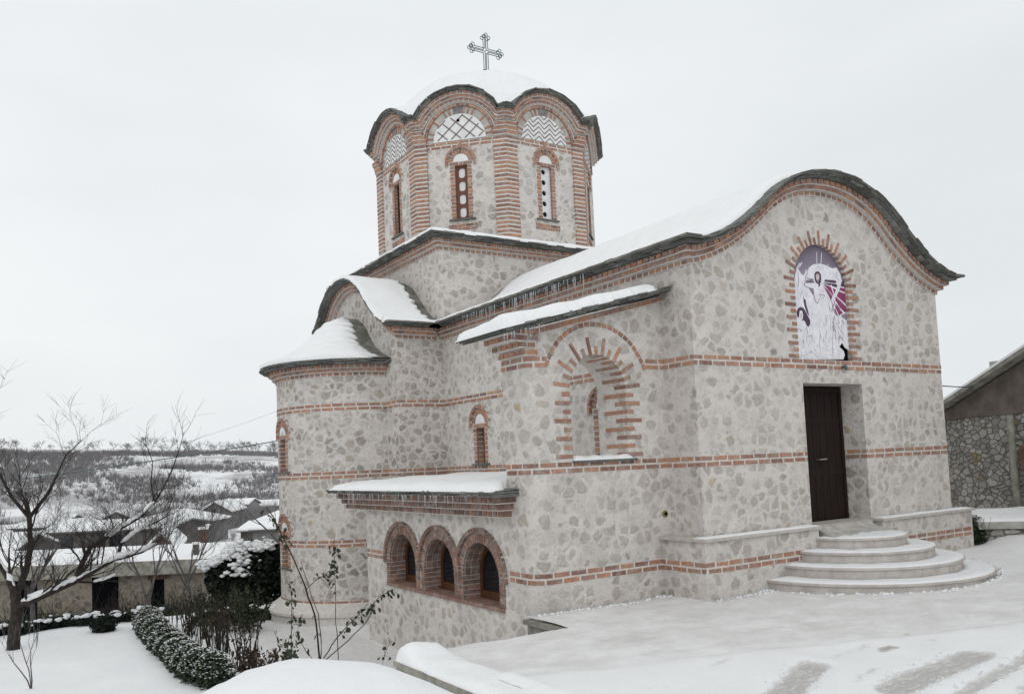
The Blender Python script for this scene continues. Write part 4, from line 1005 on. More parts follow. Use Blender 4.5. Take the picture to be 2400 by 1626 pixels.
ce = MB(); slates(ce, CF, pf_, .235, .325, .385, 1, 1, 4); slates(ce, CLm, pl_, .235, .325, .385, 0, 0, 4); ce.build('slate_eave', M['slate'], croof)
cs = MB()
for k in range(4):
    a, b_ = Vector(A[k]), Vector(A[(k + 1) % 4]); c, d = Vector(B[(k + 1) % 4]), Vector(B[k])
    def CP(fu, fv, a=a, b_=b_, c=c, d=d):
        fv2 = .0 + fv * 1.0; p = (a * (1 - fu) + b_ * fu) * (1 - fv2) + (d * (1 - fu) + c * fu) * fv2
        return (p.x, p.y, lerp(z0, z1, fv2) + .003)
    snow_sheet(cs, CP, 60, 10, lambda fu, fv, CP=CP: edge_t(fu, fv, .01, .12, .075, *CP(fu, fv), .45, 3, (0, 0, 1, 0)))
cs.build('snow_cover', M['snow'], croof, True)

# --- octagonal drum
DX, DY, DR = 3.15, 10.6, 2.985; DA = DR * math.cos(pi / 8); DS = DR * math.sin(pi / 8)   # half side
DZ0, DZT = 6.2, 9.45
ARC_C, ARC_R = 9.06, .985
def dpath():
    a0 = math.asin(.40 / ARC_R)
    pts = [(-DS, ARC_C + .40)] + [(ARC_R * math.cos(a), ARC_C + ARC_R * math.sin(a)) for a in [pi - a0 - (pi - 2 * a0) * k / 22 for k in range(23)]] + [(DS, ARC_C + .40)]
    return pts
dp = Path(dpath())
mit = math.tan(pi / 8)
drum = None
dw = MB()
styles = {0: 'round', 1: 'octagon', 2: 'dark', 7: 'dark'}
ZS, ZLN = 7.13, 8.47
for k in range(8):
    O = moct(DX, DY, DA, k)
    hl = [[(-.16, ZS), (.16, ZS), (.16, ZLN), (-.16, ZLN)]] if k in styles else []
    hl = hl + [arcpts(0, ARC_C + .06, .69, 0.0, pi, 20)]
    dw.poly(O, [(-DS, DZ0), (DS, DZ0)] + [p for p in reversed(dpath())], -.25, 0, 0, hl)
drum = dw.build('drum_wall', M['rubble'], church)
for k in (7, 0, 1, 2, 3):
    O = moct(DX, DY, DA, k)
    b2 = MB(); band(b2, O, -DS + .30, DS - .30, 9.075, off=.05 * k)
    # relieving arch: ring, voussoirs, spokes
    ring(b2, O, 0, ARC_C + .04, .835, .905, .02, pi - .02, 23, -.02, .045, .12)
    ring(b2, O, 0, ARC_C + .04, .84, .90, .02, pi - .02, 24, -.02, .04, 0, 1)
    ring(b2, O, 0, ARC_C + .04, .908, .93, .0, pi, 24, -.02, .05, 0, 1)
    if k in (0, 1, 2, 7):
        for a in (7, 17, 38, 62, 71, 109, 118, 142, 163, 173): spoke(b2, O, 0, ARC_C + .04, .665, .165, math.radians(a), .042, -.02, .02, 0)
        for a in (80, 100): spoke(b2, O, 0, ARC_C + .04, .66, .17, math.radians(a), .035, -.02, .02, 0)
        # bands under the window
        brick_row(b2, O, -.36, .36, 6.945, 7.005, -.02, .01, .2, .02); brick_row(b2, O, -.36, .36, 6.865, 6.925, -.02, .01, .2, .02, off=.1)
    b2.build('brick_arch', [M['brick'], M['mortar']], drum)
    cx_ = MB()
    course(cx_, O, dp, .0, .055, .10, .105, .02, mit, mit, off=.02)
    course(cx_, O, dp, .072, .122, .16, .22, .012, mit, mit, off=.09)
    course(cx_, O, dp, .138, .195, .22, .10, .03, mit, mit, bed=.02, off=.05)
    cx_.build('brick_cornice', [M['brick'], M['mortar']], drum)
    # tympanum
    tm = MB(); tm.poly(O, arcpts(0, ARC_C + .02, .70, 0, pi, 24), -.06, .002, 0); tm.build('voussoir_ring', M['tymp_stone'], drum)
    if k in (0, 1, 2, 7):
        ks = MB(); ks.quadprism(O, [(-.095, ARC_C + .67), (.095, ARC_C + .67), (.13, ARC_C + .86), (-.13, ARC_C + .86)], -.02, .009); ks.build('keystone', M['key_stone'], drum)
        vo = MB(); vo.poly(O, arcpts(0, ARC_C + .035, .83, 0, pi, 24), -.02, .005, 0); vo.build('voussoir', M['tymp_stone'], drum)
        tp = MB(); R_ = .665; cz = ARC_C + .02
        tp.poly(O, arcpts(0, cz, R_, 0.02, pi - .02, 22), -.02, .022); tym = tp.build('tympanum_panel', M['white'], drum)
        li = MB()
        def seg(p, q, th=.034):
            # clip to the half disc by sampling
            n_ = 44; ins = [(lambda a: (a[0] ** 2 + (a[1] - cz) ** 2 < (R_ - .01) ** 2 and a[1] > cz + .01))((lerp(p[0], q[0], i / n_), lerp(p[1], q[1], i / n_))) for i in range(n_ + 1)]
            idx = [i for i, v_ in enumerate(ins) if v_]
            if len(idx) < 2: return
            a = (lerp(p[0], q[0], idx[0] / n_), lerp(p[1], q[1], idx[0] / n_)); b_ = (lerp(p[0], q[0], idx[-1] / n_), lerp(p[1], q[1], idx[-1] / n_))
            dx_, dy_ = b_[0] - a[0], b_[1] - a[1]; l = math.hypot(dx_, dy_)
            if l < .02: return
            nx_, ny_ = -dy_ / l * th / 2, dx_ / l * th / 2
            li.quadprism(O, [(a[0] - nx_, a[1] - ny_), (b_[0] - nx_, b_[1] - ny_), (b_[0] + nx_, b_[1] + ny_), (a[0] + nx_, a[1] + ny_)], .01, .026)
        if k == 1:
            for q in range(-4, 6):
                x = q * .345 + .09; seg((x - 1.1, cz - 1.1 * .9), (x + 1.1, cz + 1.1 * .9)); seg((x + 1.1, cz - 1.1 * .9), (x - 1.1, cz + 1.1 * .9))
        else:
            am, per = .15, .33
            for r_ in range(-1, 8):
                zb_ = cz - .02 + r_ * .118
                for q in range(-7, 7):
                    x = q * per / 2; up_ = (q % 2 == 0)
                    seg((x, zb_ + (0 if up_ else am)), (x + per / 2, zb_ + (am if up_ else 0)), .028)
        li.build('inlay_lines', M['line'], tym)
        if k == 1:
            ho = MB(); ho.tube([O(-.02, cz + .5, .0), O(-.02, cz + .5, .03)], .04, 12); ho.build('vent_hole', M['hole'], tym)
        window(drum, O, 0, ZS, ZLN, styles[k], keystone=True, depth=.10)
rows = 27; hh = (9.08 - 6.25) / rows
for k in (7, 0, 1, 2, 3):          # one brick pilaster wrapping each corner
    pb_ = MB()
    for O, sgn in ((moct(DX, DY, DA, k), -1), (moct(DX, DY, DA, (k + 1) % 8), 1)):
        for q in range(rows):
            z = 6.25 + q * hh
            u0, u1 = sorted((sgn * (DS - .30 - RND.uniform(-.006, .006)), sgn * (DS + .045 * mit)))
            pb_.box(O, u0, u1, z + .022, z + hh - .022, -.02, .05)
        u0, u1 = sorted((sgn * (DS - .295), sgn * (DS + .042 * mit))); pb_.box(O, u0, u1, 6.25, 9.08, -.02, .042, 1)
        for q, (z, w, x) in enumerate(((9.10, .08, .30), (9.20, .10, .27), (9.30, .14, .22))):
            u0, u1 = sorted((sgn * (DS - x), sgn * (DS + w * mit))); pb_.box(O, u0, u1, z, z + .075, -.02, w, 0)
            u0, u1 = sorted((sgn * (DS - x + .005), sgn * (DS + (w - .006) * mit))); pb_.box(O, u0, u1, z - .02, z + .09, -.02, w - .006, 1)
    pb_.build('brick_pilaster', [M['brick'], M['mortar']], drum)
# dome
dm = MB()
def rim(phi):
    """top of the slate eave at polar angle phi: radius and height"""
    k = round(phi / (pi / 4)); d = phi - k * pi / 4
    ap = DA + .30
    u = math.tan(d) * ap; r = ap / math.cos(d)
    uu = min(abs(u) * DS / (ap * mit), DS)
    # height of the cornice path here
    if uu < math.sqrt(ARC_R ** 2 - .16): z = ARC_C + math.sqrt(max(0, (ARC_R + .0) ** 2 - uu ** 2))
    else: z = ARC_C + .40
    return r, z + .285
def DP(phi, f, h=0):
    r, z = rim(phi)
    rr_ = r * f; core = 9.45 + 2.0 * math.sqrt(max(0, 1 - (rr_ / 3.55) ** 2))
    t_ = sstep(.55, 1.0, f)
    zz = lerp(core, z, t_)
    zz = max(zz, z - .0) if f > .93 else zz
    return Vector((DX - rr_ * math.sin(phi), DY - rr_ * math.cos(phi), zz + h))
dm.grid(lambda i, j: DP(2 * pi * i / 160, .02 + .98 * j / 30), 160, 30)
dome = dm.build('dome_roof', M['deck'], church, True, normals=False)
ds = MB()
ds.grid(lambda i, j: DP(2 * pi * i / 192, max(.001, .985 * j / 40), (.085 * math.sqrt(max(0, 1 - ((j / 40 - .82) / .18) ** 2)) if j > 33 else .085) * (1 + .25 * nz(math.cos(2 * pi * i / 192) * j * .2, math.sin(2 * pi * i / 192) * j * .2)) + .002), 192, 40)
ds.build('snow_cover', M['snow'], dome, True, normals=False)
de = MB()
for k in range(8):
    O = moct(DX, DY, DA, k); slates(de, O, dp, .205, .30, .34, mit, mit, 3, w0=-.1, jag=.015)
de.build('slate_eave', M['slate'], dome)
# cross on the dome: two wire frames
cr_ = MB(); CX, CY, CZ = 3.26, DY, 12.70; zb_ = 11.75
for yy in (-.045, .045):
    def T(p, q, r=.011): cr_.tube([Vector((CX + p[0], CY + yy, CZ + p[1])), Vector((CX + q[0], CY + yy, CZ + q[1]))], r, 6)
    for s_ in (-1, 1):
        T((s_ * .045, .045), (s_ * .045, .36)); T((s_ * .045, -.045), (s_ * .045, -.60))
        T((.045, s_ * .045), (.42, s_ * .045)); T((-.045, s_ * .045), (-.42, s_ * .045))
    def circ(cu, cv, r=.048, a0=0, a1=2 * pi, n=14):
        cr_.tube([Vector((CX + cu + r * math.cos(a0 + (a1 - a0) * i / n), CY + yy, CZ + cv + r * math.sin(a0 + (a1 - a0) * i / n))) for i in range(n + 1)], .010, 5, caps=False)
    circ(0, .45); circ(-.085, .375); circ(.085, .375)
    circ(.51, 0); circ(.435, .085); circ(.435, -.085); circ(-.51, 0); circ(-.435, .085); circ(-.435, -.085)
    circ(-.085, -.62, .05); circ(.085, -.62, .05)
for p in ((0, .45), (.51, 0), (-.51, 0), (0, 0)): cr_.tube([Vector((CX + p[0], CY - .045, CZ + p[1])), Vector((CX + p[0], CY + .045, CZ + p[1]))], .009, 5)
for s_ in (-1, 1): cr_.tube([Vector((CX + s_ * .045, CY, CZ - .55)), Vector((CX + s_ * .045, CY, zb_))], .012, 6)
cr_.build('cross', M['metal'], church)
# small round vent lamp on the porch wall
vl = MB(); vl.tube([W(-.13, .335, -.02), W(-.13, .335, .02)], .05, 14); vl.tube([W(-.13, .335, .0), W(-.13, .335, .03)], .025, 10, 1)
tag(vl.build('wall_lamp', [M['brass'], M['hole']]), 'small round brass light set low in the porch wall', 'lamp')

#SETTING
# ------------------------------------------------------------------ ground, terrace, walls
def valley_z(x, y):
    """far country: valley floor, then the hillside with its flat top"""
    pts = [(16, -3.3), (24, -4.0), (40, -4.2), (60, -4.6), (80, -5.1), (100, -5.8), (130, -6.8), (150, -6.6), (175, -3.5), (200, 0.0), (225, 2.6), (255, 5.6), (285, 8.8), (315, 12.4), (338, 14.3), (370, 14.9), (600, 12), (900, 8), (1600, 0)]
    d = y + .12 * x
    z = pts[-1][1]
    for (a, za), (b_, zb2) in zip(pts, pts[1:]):
        if d <= b_: t_ = max(0, (d - a) / (b_ - a)); z = lerp(za, zb2, t_ * t_ * (3 - 2 * t_) * .4 + t_ * .6); break
    if z > -4: z = -4 + (z + 4) * (1 - .0034 * max(-40, min(150, x)))
    w = sstep(60, 200, d); z += w * (4.0 * nz(x, y, 3, .013) + 1.6 * nz(x, y, 9, .035)) * (1 - .85 * sstep(285, 335, d))
    return z
def H(x, y):
    # garden level, sloping gently away from the terrace
    g = -1.98 - .018 * (y - 4) - .01 * (x + 5) + .035 * nz(x, y, 0, .5) + .012 * nz(x, y, 4, 2.1)
    near = -.95 + .10 * sstep(-5, -8, y) * 4
    z = lerp(near, g, sstep(-3.2, 2.6, y + .10 * (x + 7)))
    if x < -4.0:
        z += 1.12 * math.exp(-((x + 7.42) / (1.35 if x < -7.42 else 1.75)) ** 2 - ((y + 4.3) / 1.35) ** 2)
        z += .045 * nz(x, y, 2, 1.7) * (1 - sstep(0, 2, y)) + .02 * nz(x, y, 7, 4.5) * (1 - sstep(0, 2, y))
    elif x > -4.0 and y < 9: z = min(z, -1.5)
    # drop behind the lawn to the shed yard and on into the valley
    if x < 30:
        e = y - (13.2 - .12 * (x + 8) + .4 * nz(x, 0, 0, .3))
        z = lerp(z, valley_z(x, y), sstep(0, 5, e))
    if x > 0: z = lerp(z, min(z, -1.3), sstep(0, 3, x))
    return z if y < 40 else valley_z(x, y)
gm = MB()
def warp(t_, c, near, far, p=3.0): return c + math.copysign(abs(t_) * near + (abs(t_) ** p) * far, t_)
NXg, NYg = 250, 330
xs_ = [warp(-1 + 2 * i / NXg, -6.0, 11, 650, 4.2) for i in range(NXg + 1)]
ys_ = []
for j in range(NYg + 1):
    t_ = j / NYg; ys_.append(-14 + 42 * t_ + 1500 * max(0, t_ - .18) ** 3.6 * 1.6)
gm.grid(lambda i, j: (xs_[i], ys_[j], H(xs_[i], ys_[j])), NXg, NYg)
ground = gm.build('snowy_ground', M['ground'], None, True, normals=False); struct(ground)
ca = ground.data.color_attributes.new('worn', 'FLOAT_COLOR', 'POINT')
vals = []
for v_ in ground.data.vertices:
    x, y, z = v_.co
    path_ = 0
    # trodden path between the church and the rose bed, running round the apse
    d = abs(x - (-3.35 + .15 * math.sin(y * .5))); path_ = (1 - sstep(.75, 1.15, d + .2 * nz(x, y, 1, 1.3))) * sstep(.5, 2, y) * (1 - sstep(10.5, 12, y))
    hill = sstep(35, 90, y)
    vals += [path_ * .9, hill, 0, 1]
ca.data.foreach_set('color', vals)

# terrace in front of the church, with its cut-out for the stairs down to the garden
TRACKS = [((-4.6, -4.6), (-2.2, -3.50), .17, 1.0), ((-2.35, -4.42), (-.75, -4.22), .19, 1.0), ((-2.9, -5.0), (-.1, -4.50), .09, .9), ((-2.0, -5.4), (.4, -4.9), .13, .8), ((-1.28, -3.60), (-1.10, -3.58), .07, 1.25), ((-.34, -3.23), (-.2, -3.20), .05, .7), ((-1.9, -3.45), (-1.1, -3.35), .05, .55), ((-1.9, -5.2), (-1.0, -5.0), .10, .7), ((-3.1, -2.0), (-2.9, -1.97), .05, .6), ((-2.9, -2.9), (-2.6, -2.85), .05, .55), ((-1.6, -3.0), (-.9, -3.1), .05, .5), ((-.8, -3.75), (-.5, -3.7), .05, .55), ((-3.9, -3.1), (-3.6, -3.2), .06, .45), ((.2, -3.5), (1.2, -3.9), .06, .5), ((-2.0, -1.2), (-1.2, -1.1), .07, .5), ((.6, -2.9), (1.0, -2.8), .05, .5), ((-2.4, -4.1), (-1.9, -3.95), .04, .6)]
def TZ(x, y):
    z = -.845 + .020 * max(0, x + .5) * (1 if x < 7 else 1)
    z += .02 * nz(x, y, 1, .9) + .010 * nz(x, y, 5, 3.2) + .006 * nz(x, y, 9, 9)
    fresh = sstep(0, .25, -1.80 - .36 * (x + 4.4) - y + .10 * nz(x, y, 8, 1.6))
    z += .045 * fresh
    if x > 6.2: z += .17 * sstep(6.65, 7.5, x - .6 * (y + .2)) * sstep(-2.8, -.9, y) * (1 - .6 * sstep(-.3, .4, y)) + .05 * nz(x, y, 3, 1.8) * sstep(6.2, 7, x)
    for a, b_, w, k in TRACKS[:4]: z -= .028 * cap(x, y, a, b_, w)
    return z
def cap(x, y, a, b_, w):
    ax, ay = a; bx, by = b_; dx_, dy_ = bx - ax, by - ay; L2 = dx_ * dx_ + dy_ * dy_
    t_ = max(0, min(1, ((x - ax) * dx_ + (y - ay) * dy_) / L2)); d = math.hypot(x - ax - t_ * dx_, y - ay - t_ * dy_)
    return 1 - sstep(w * .6, w * 1.25, d)
g_ = random.Random(8); SCUFFS = []
for _ in range(70):
    x = g_.uniform(-4.2, 5.5); y = g_.uniform(-5.5, .4)
    SCUFFS.append(((x, y), (x + g_.uniform(.05, .35), y + g_.uniform(-.06, .04)), g_.uniform(.02, .05), g_.uniform(.25, .62)))
tm_ = MB(); S = .075
cols = []
def tin(x, y):
    if y > 9 or y < -13 or x > 16: return False
    if x < -4.72: return False
    if y > -.28 and x < -2.65: return False
    if y > -.85 and x < -4.45: return False
    if y > .62 and x < 6.0: return False
    return True
# fine cells near the camera side, coarse ones further off
xb = [-4.72, -4.64, -4.56, -4.50, -4.45] + [round(-4.45 + .09 * k, 3) for k in range(1, 20)] + [-2.65]
xb += [round(-2.65 + .075 * k, 3) for k in range(1, 62)]
while xb[-1] < 16: xb.append(xb[-1] + .16)
yb = [-13 + .5 * k for k in range(14)]
yb += [round(-6.2 + .07 * k, 3) for k in range(1, 76)]
yb = [y for y in yb if y < -.93] + [-.85, -.78, -.70, -.62, -.54, -.46, -.37, -.28, -.2, -.1, 0, .1, .2, .3, .4, .5, .64]
while yb[-1] < 9: yb.append(yb[-1] + .3)
xb = sorted(set(xb)); yb = sorted(set(yb))
tm_.grid(lambda i, j: (xb[i], yb[j], TZ(xb[i], yb[j])), len(xb) - 1, len(yb) - 1, 0, lambda i, j: not tin((xb[i] + xb[i + 1]) / 2, (yb[j] + yb[j + 1]) / 2))
for p in tm_.v:
    x, y, z = p
    fresh = sstep(-.35, .45, -1.80 - .36 * (x + 4.4) - y + .30 * nz(x, y, 8, 1.1) + .12 * nz(x, y, 2, 4))
    worn = (1 - fresh) * .95
    if x > 4.2: worn *= .45
    bare = 0
    for a, b_, w, k in TRACKS + SCUFFS: bare = max(bare, cap(x + .02 * nz(x, y, 3, 9), y + .02 * nz(x, y, 6, 9), a, b_, w) * k)
    bare *= .37
    if x > 5.5: bare = 0
    # bare strip of paving along the foot of the wall
    if -2.6 < x < .9: bare = max(bare, .34 * (1 - sstep(.05, .22, (.62 if x < -.2 else -.26) - y + .05 * nz(x * 4, 3))))
    cols += [worn, bare, 0, 1]
terr = tm_.build('terrace', M['terrace'], None, True, normals=False); struct(terr)
ca = terr.data.color_attributes.new('worn', 'FLOAT_COLOR', 'POINT'); ca.data.foreach_set('color', cols)
cl = MB(); g_ = random.Random(12)
def clod(x, y, z, r):
    base = len(cl.v)
    for th_ in (0.0, 1.0, 1.9):
        for q in range(6): a = q * pi / 3; k_ = r * g_.uniform(.7, 1.2); cl.v.append((x + k_ * math.sin(th_ + .35) * math.cos(a), y + k_ * math.sin(th_ + .35) * math.sin(a), z + k_ * .8 * math.cos(th_ + .35)))
    for i_ in range(2):
        for q in range(6): cl.f.append((base + i_ * 6 + q, base + i_ * 6 + (q + 1) % 6, base + i_ * 6 + 6 + (q + 1) % 6, base + i_ * 6 + 6 + q)); cl.m.append(0)
    cl.f.append(tuple(base + q for q in range(6))); cl.m.append(0)
for _ in range(150):
    x = g_.uniform(-2.55, .95); y = (.60 if x < -.24 else -.26) - abs(g_.gauss(0, .07)) - .02; clod(x, y, TZ(x, y) + .004, g_.uniform(.008, .03))
for _ in range(160):
    a = g_.uniform(0, pi); r = 2.03 + abs(g_.gauss(0, .05)); x, y = 2.99 + r * math.cos(a), -.21 - r * math.sin(a); clod(x, y, TZ(x, y) + .004, g_.uniform(.010, .04))
for _ in range(170):
    (a, b_), (c, d), w, k = TRACKS[g_.randrange(4)]; f = g_.random(); s_ = g_.choice((-1, 1)) * w * g_.uniform(.7, 1.3); L_ = math.hypot(c - a, d - b_); x = lerp(a, c, f) - (d - b_) / L_ * s_; y = lerp(b_, d, f) + (c - a) / L_ * s_
    clod(x, y, TZ(x, y) + .003, g_.uniform(.006, .022))
so = cl.build('snow_crumbs', M['snow_lump'], None, True, normals=False); struct(so, 'stuff'); so['label'] = 'loose crumbs of snow along the walls, steps and tyre tracks'
te_ = MB()
XYZ = lambda u, v, w: Vector((u, v, w))
def slab(x0, x1, y0, y1, z0, z1, mi=0): te_.box(lambda u, v, w: Vector((u, v, w)), x0, x1, y0, y1, z0, z1, mi)
slab(-2.72, -2.60, -.28, .648, -.925, -.868); slab(-4.50, -2.72, -.36, -.25, -.925, -.868); slab(-4.53, -4.40, -.86, -.36, -.925, -.868)
slab(-2.65, -2.55, -.2, .648, -2.3, -.93, 0); slab(-4.42, -2.66, -.40, -.30, -2.3, -.93, 0); slab(-4.45, -4.33, -.86, -.41, -2.3, -.93, 0); slab(-4.70, -4.46, -.95, -.87, -2.3, -.9, 0)
te_.build('terrace_edge', M['concrete'], terr)

# low retaining wall beside the terrace with its snow cap
lw = thing('retaining_wall', 'low mossy concrete wall with thick snow cap running along the terrace edge', 'wall', (-4.9, -2.5, -2.0))
w_ = MB(); w_.box(XYZ, -4.98, -4.722, -8.0, -.32, -2.3, -.93, 0, 0, 1); w_.box(XYZ, -5.0, -4.71, -8.0, -.30, -.93, -.87)
w_.build('masonry', M['concrete'], lw)
s2 = MB(); snow_sheet(s2, lambda fu, fv: (lerp(-4.985 + .02 * nz(fu * 30, 5), -4.44, fv), lerp(-8.0, -.27, fu), lerp(-.872, TZ(-4.5, lerp(-8.0, -.27, fu)) - .03, sstep(.4, .8, fv))), 110, 18, lambda fu, fv: edge_t(fu, fv, .03, .28, .075 + .11 * sstep(.93, .985, fu), fv, lerp(-8.0, 0, fu), 0, .35, 1.8))
s2.build('snow_cap', M['snow'], lw, True)
lw2 = thing('garden_wall', 'short low wall stub with rounded snow cap below the retaining wall', 'wall', (-4.85, .6, -2.0))
w_ = MB(); w_.box(XYZ, -4.98, -4.74, -.30, 1.0, -2.3, -1.30); w_.build('masonry', M['concrete'], lw2)
s2 = MB(); snow_sheet(s2, lambda fu, fv: (lerp(-5.02, -4.70, fv), lerp(-.30, 1.05, fu), -1.305), 30, 10, lambda fu, fv: edge_t(fu, fv, .12, .3, .15, fv, fu * 2, 0, .3, 2)); s2.build('snow_cap', M['snow'], lw2, True)

# ------------------------------------------------------------------ village houses
TD = Vector((.843, -.538, 0)); ND = Vector((.538, .843, 0))      # across the view, away from it
def lbox(P, a, b_, c, d, e, f, mb, mi=0):
    mb.hexa([P(a, c, e), P(b_, c, e), P(b_, d, e), P(a, d, e), P(a, c, f), P(b_, c, f), P(b_, d, f), P(a, d, f)], mi)
def house(name, label, cat, p0, width, depth, base, eave, ridge, kind, wall, ang=0.0, snow=.16, wins=(), chimney=None, ov=.35, door=None):
    """front left corner p0; kind: 'along' ridge parallel to the front, 'gable' gable to the front, 'hip', 'mono' """
    root = thing(name, label, cat, (p0[0], p0[1], base), 'houses of the village in the valley' if cat == 'house' else None)
    c, s_ = math.cos(ang), math.sin(ang); t_ = Vector((TD.x * c - TD.y * s_, TD.x * s_ + TD.y * c, 0)); n_ = Vector((-t_.y, t_.x, 0))
    P = lambda a, b_, z: Vector((p0[0], p0[1], 0)) + t_ * a + n_ * b_ + Vector((0, 0, z))
    mb = MB(); lbox(P, 0, width, 0, depth, base - 1.5, eave, mb)
    if kind == 'gable':
        for y0, y1 in ((0, .25), (depth - .25, depth)):
            mb.face([P(0, y0, eave), P(width, y0, eave), P(width / 2, y0, ridge)])
    elif kind == 'along':
        for x0 in (0, width): mb.face([P(x0, 0, eave), P(x0, depth, eave), P(x0, depth / 2, ridge)])
    w_ = mb.build('wall', wall, root)
    r = MB(); sn = MB(); W2, D2 = width + ov, depth + ov
    def slope(q, th, mb2, off=0.0):
        lo = [v - Vector((0, 0, 0)) + Vector((0, 0, off)) for v in q]; up = [v + Vector((0, 0, th + off)) for v in q]; mb2.hexa(lo + up) if len(q) == 4 else (mb2.face(up), mb2.face(lo), [mb2.face([lo[i], lo[(i + 1) % 3], up[(i + 1) % 3], up[i]]) for i in range(3)])
    if kind == 'gable':
        k = (ridge - eave) / (width / 2); qs = [[P(-ov, -ov, eave - ov * k), P(width / 2, -ov, ridge), P(width / 2, D2, ridge), P(-ov, D2, eave - ov * k)], [P(width / 2, -ov, ridge), P(W2, -ov, eave - ov * k), P(W2, D2, eave - ov * k), P(width / 2, D2, ridge)]]
    elif kind == 'along':
        k = (ridge - eave) / (depth / 2); qs = [[P(-ov, -ov, eave - ov * k), P(W2, -ov, eave - ov * k), P(W2, depth / 2, ridge), P(-ov, depth / 2, ridge)], [P(-ov, depth / 2, ridge), P(W2, depth / 2, ridge), P(W2, D2, eave - ov * k), P(-ov, D2, eave - ov * k)]]
    elif kind == 'hip':
        m0 = P(min(width, depth) / 2, depth / 2, ridge); m1 = P(width - min(width, depth) / 2, depth / 2, ridge); a, b_, c_, d = P(-ov, -ov, eave), P(W2, -ov, eave), P(W2, D2, eave), P(-ov, D2, eave)
        qs = [[a, b_, m1, m0], [c_, d, m0, m1], [b_, c_, m1], [d, a, m0]]
    else:
        qs = [[P(-ov, -ov, eave), P(W2, -ov, eave), P(W2, D2, ridge), P(-ov, D2, ridge)]]
    for q in qs: slope(q, .10, r); slope(q, snow, sn, .105)
    rf = r.build('roof', M['slate'], root); sn.build('snow_cover', M['snow'], rf)
    for (a, z0, ww, hh) in wins:
        g = MB(); lbox(P, a, a + ww, -.04, .0, z0, z0 + hh, g); g.build('window', M['glass'], root)
    if door:
        g = MB(); lbox(P, door[0], door[0] + door[1], -.05, 0, base - .5, base + door[2], g); g.build('door', M['frame'], root)
    if chimney:
        a, b_, z0, z1, s3, mt_ = chimney; g = MB(); lbox(P, a, a + s3, b_, b_ + s3, z0, z1, g); ch = g.build('chimney', M[mt_], rf)
        g = MB(); lbox(P, a - .04, a + s3 + .04, b_ - .04, b_ + s3 + .04, z1 + .002, z1 + .14, g); g.build('snow_cap', M['snow'], ch)
    return root, P
# long low stone shed at the end of the garden
shed, PL = house('stone_shed', 'long low yellowish stone shed with flat snow-covered roof behind the garden', 'shed', (-9.9, 25.5), 9.0, 3.6, -3.9, -1.90, -1.60, 'mono', M['yellow_stone'], 0, .16, (), None, .30)
g = MB(); lbox(PL, -.32, 9.32, -.34, -.305, -1.97, -1.52, g); g.build('fascia', M['concrete'], shed)
def fL(px): return PL(px, -.02, 0)
for a, ww, z0, z1, mt_ in ((2.55, .85, -4.0, -2.05, 'hole'), (5.25, .85, -4.0, -1.99, 'hole'), (7.20, .42, -3.05, -2.17, 'glass')):
    g = MB(); lbox(PL, a, a + ww, -.05, .0, z0, z1, g)
    if mt_ == 'glass': g.build('window', M['hole'], shed)
    else: g.build('doorway', M[mt_], shed)
g = MB()
for k in range(6): lbox(PL, 7.10 + k * .11, 7.16 + k * .11, -.06, 0, -2.16, -1.99, g)
g.build('brick_lintel', M['house_brick'], shed)
g = MB(); lbox(PL, 8.15, 8.30, 1.2, 1.35, -1.8, -1.17, g); ch = g.build('stovepipe', M['house_dark'], shed); g = MB(); lbox(PL, 8.12, 8.33, 1.17, 1.38, -1.168, -1.09, g); g.build('snow_cap', M['snow'], ch)
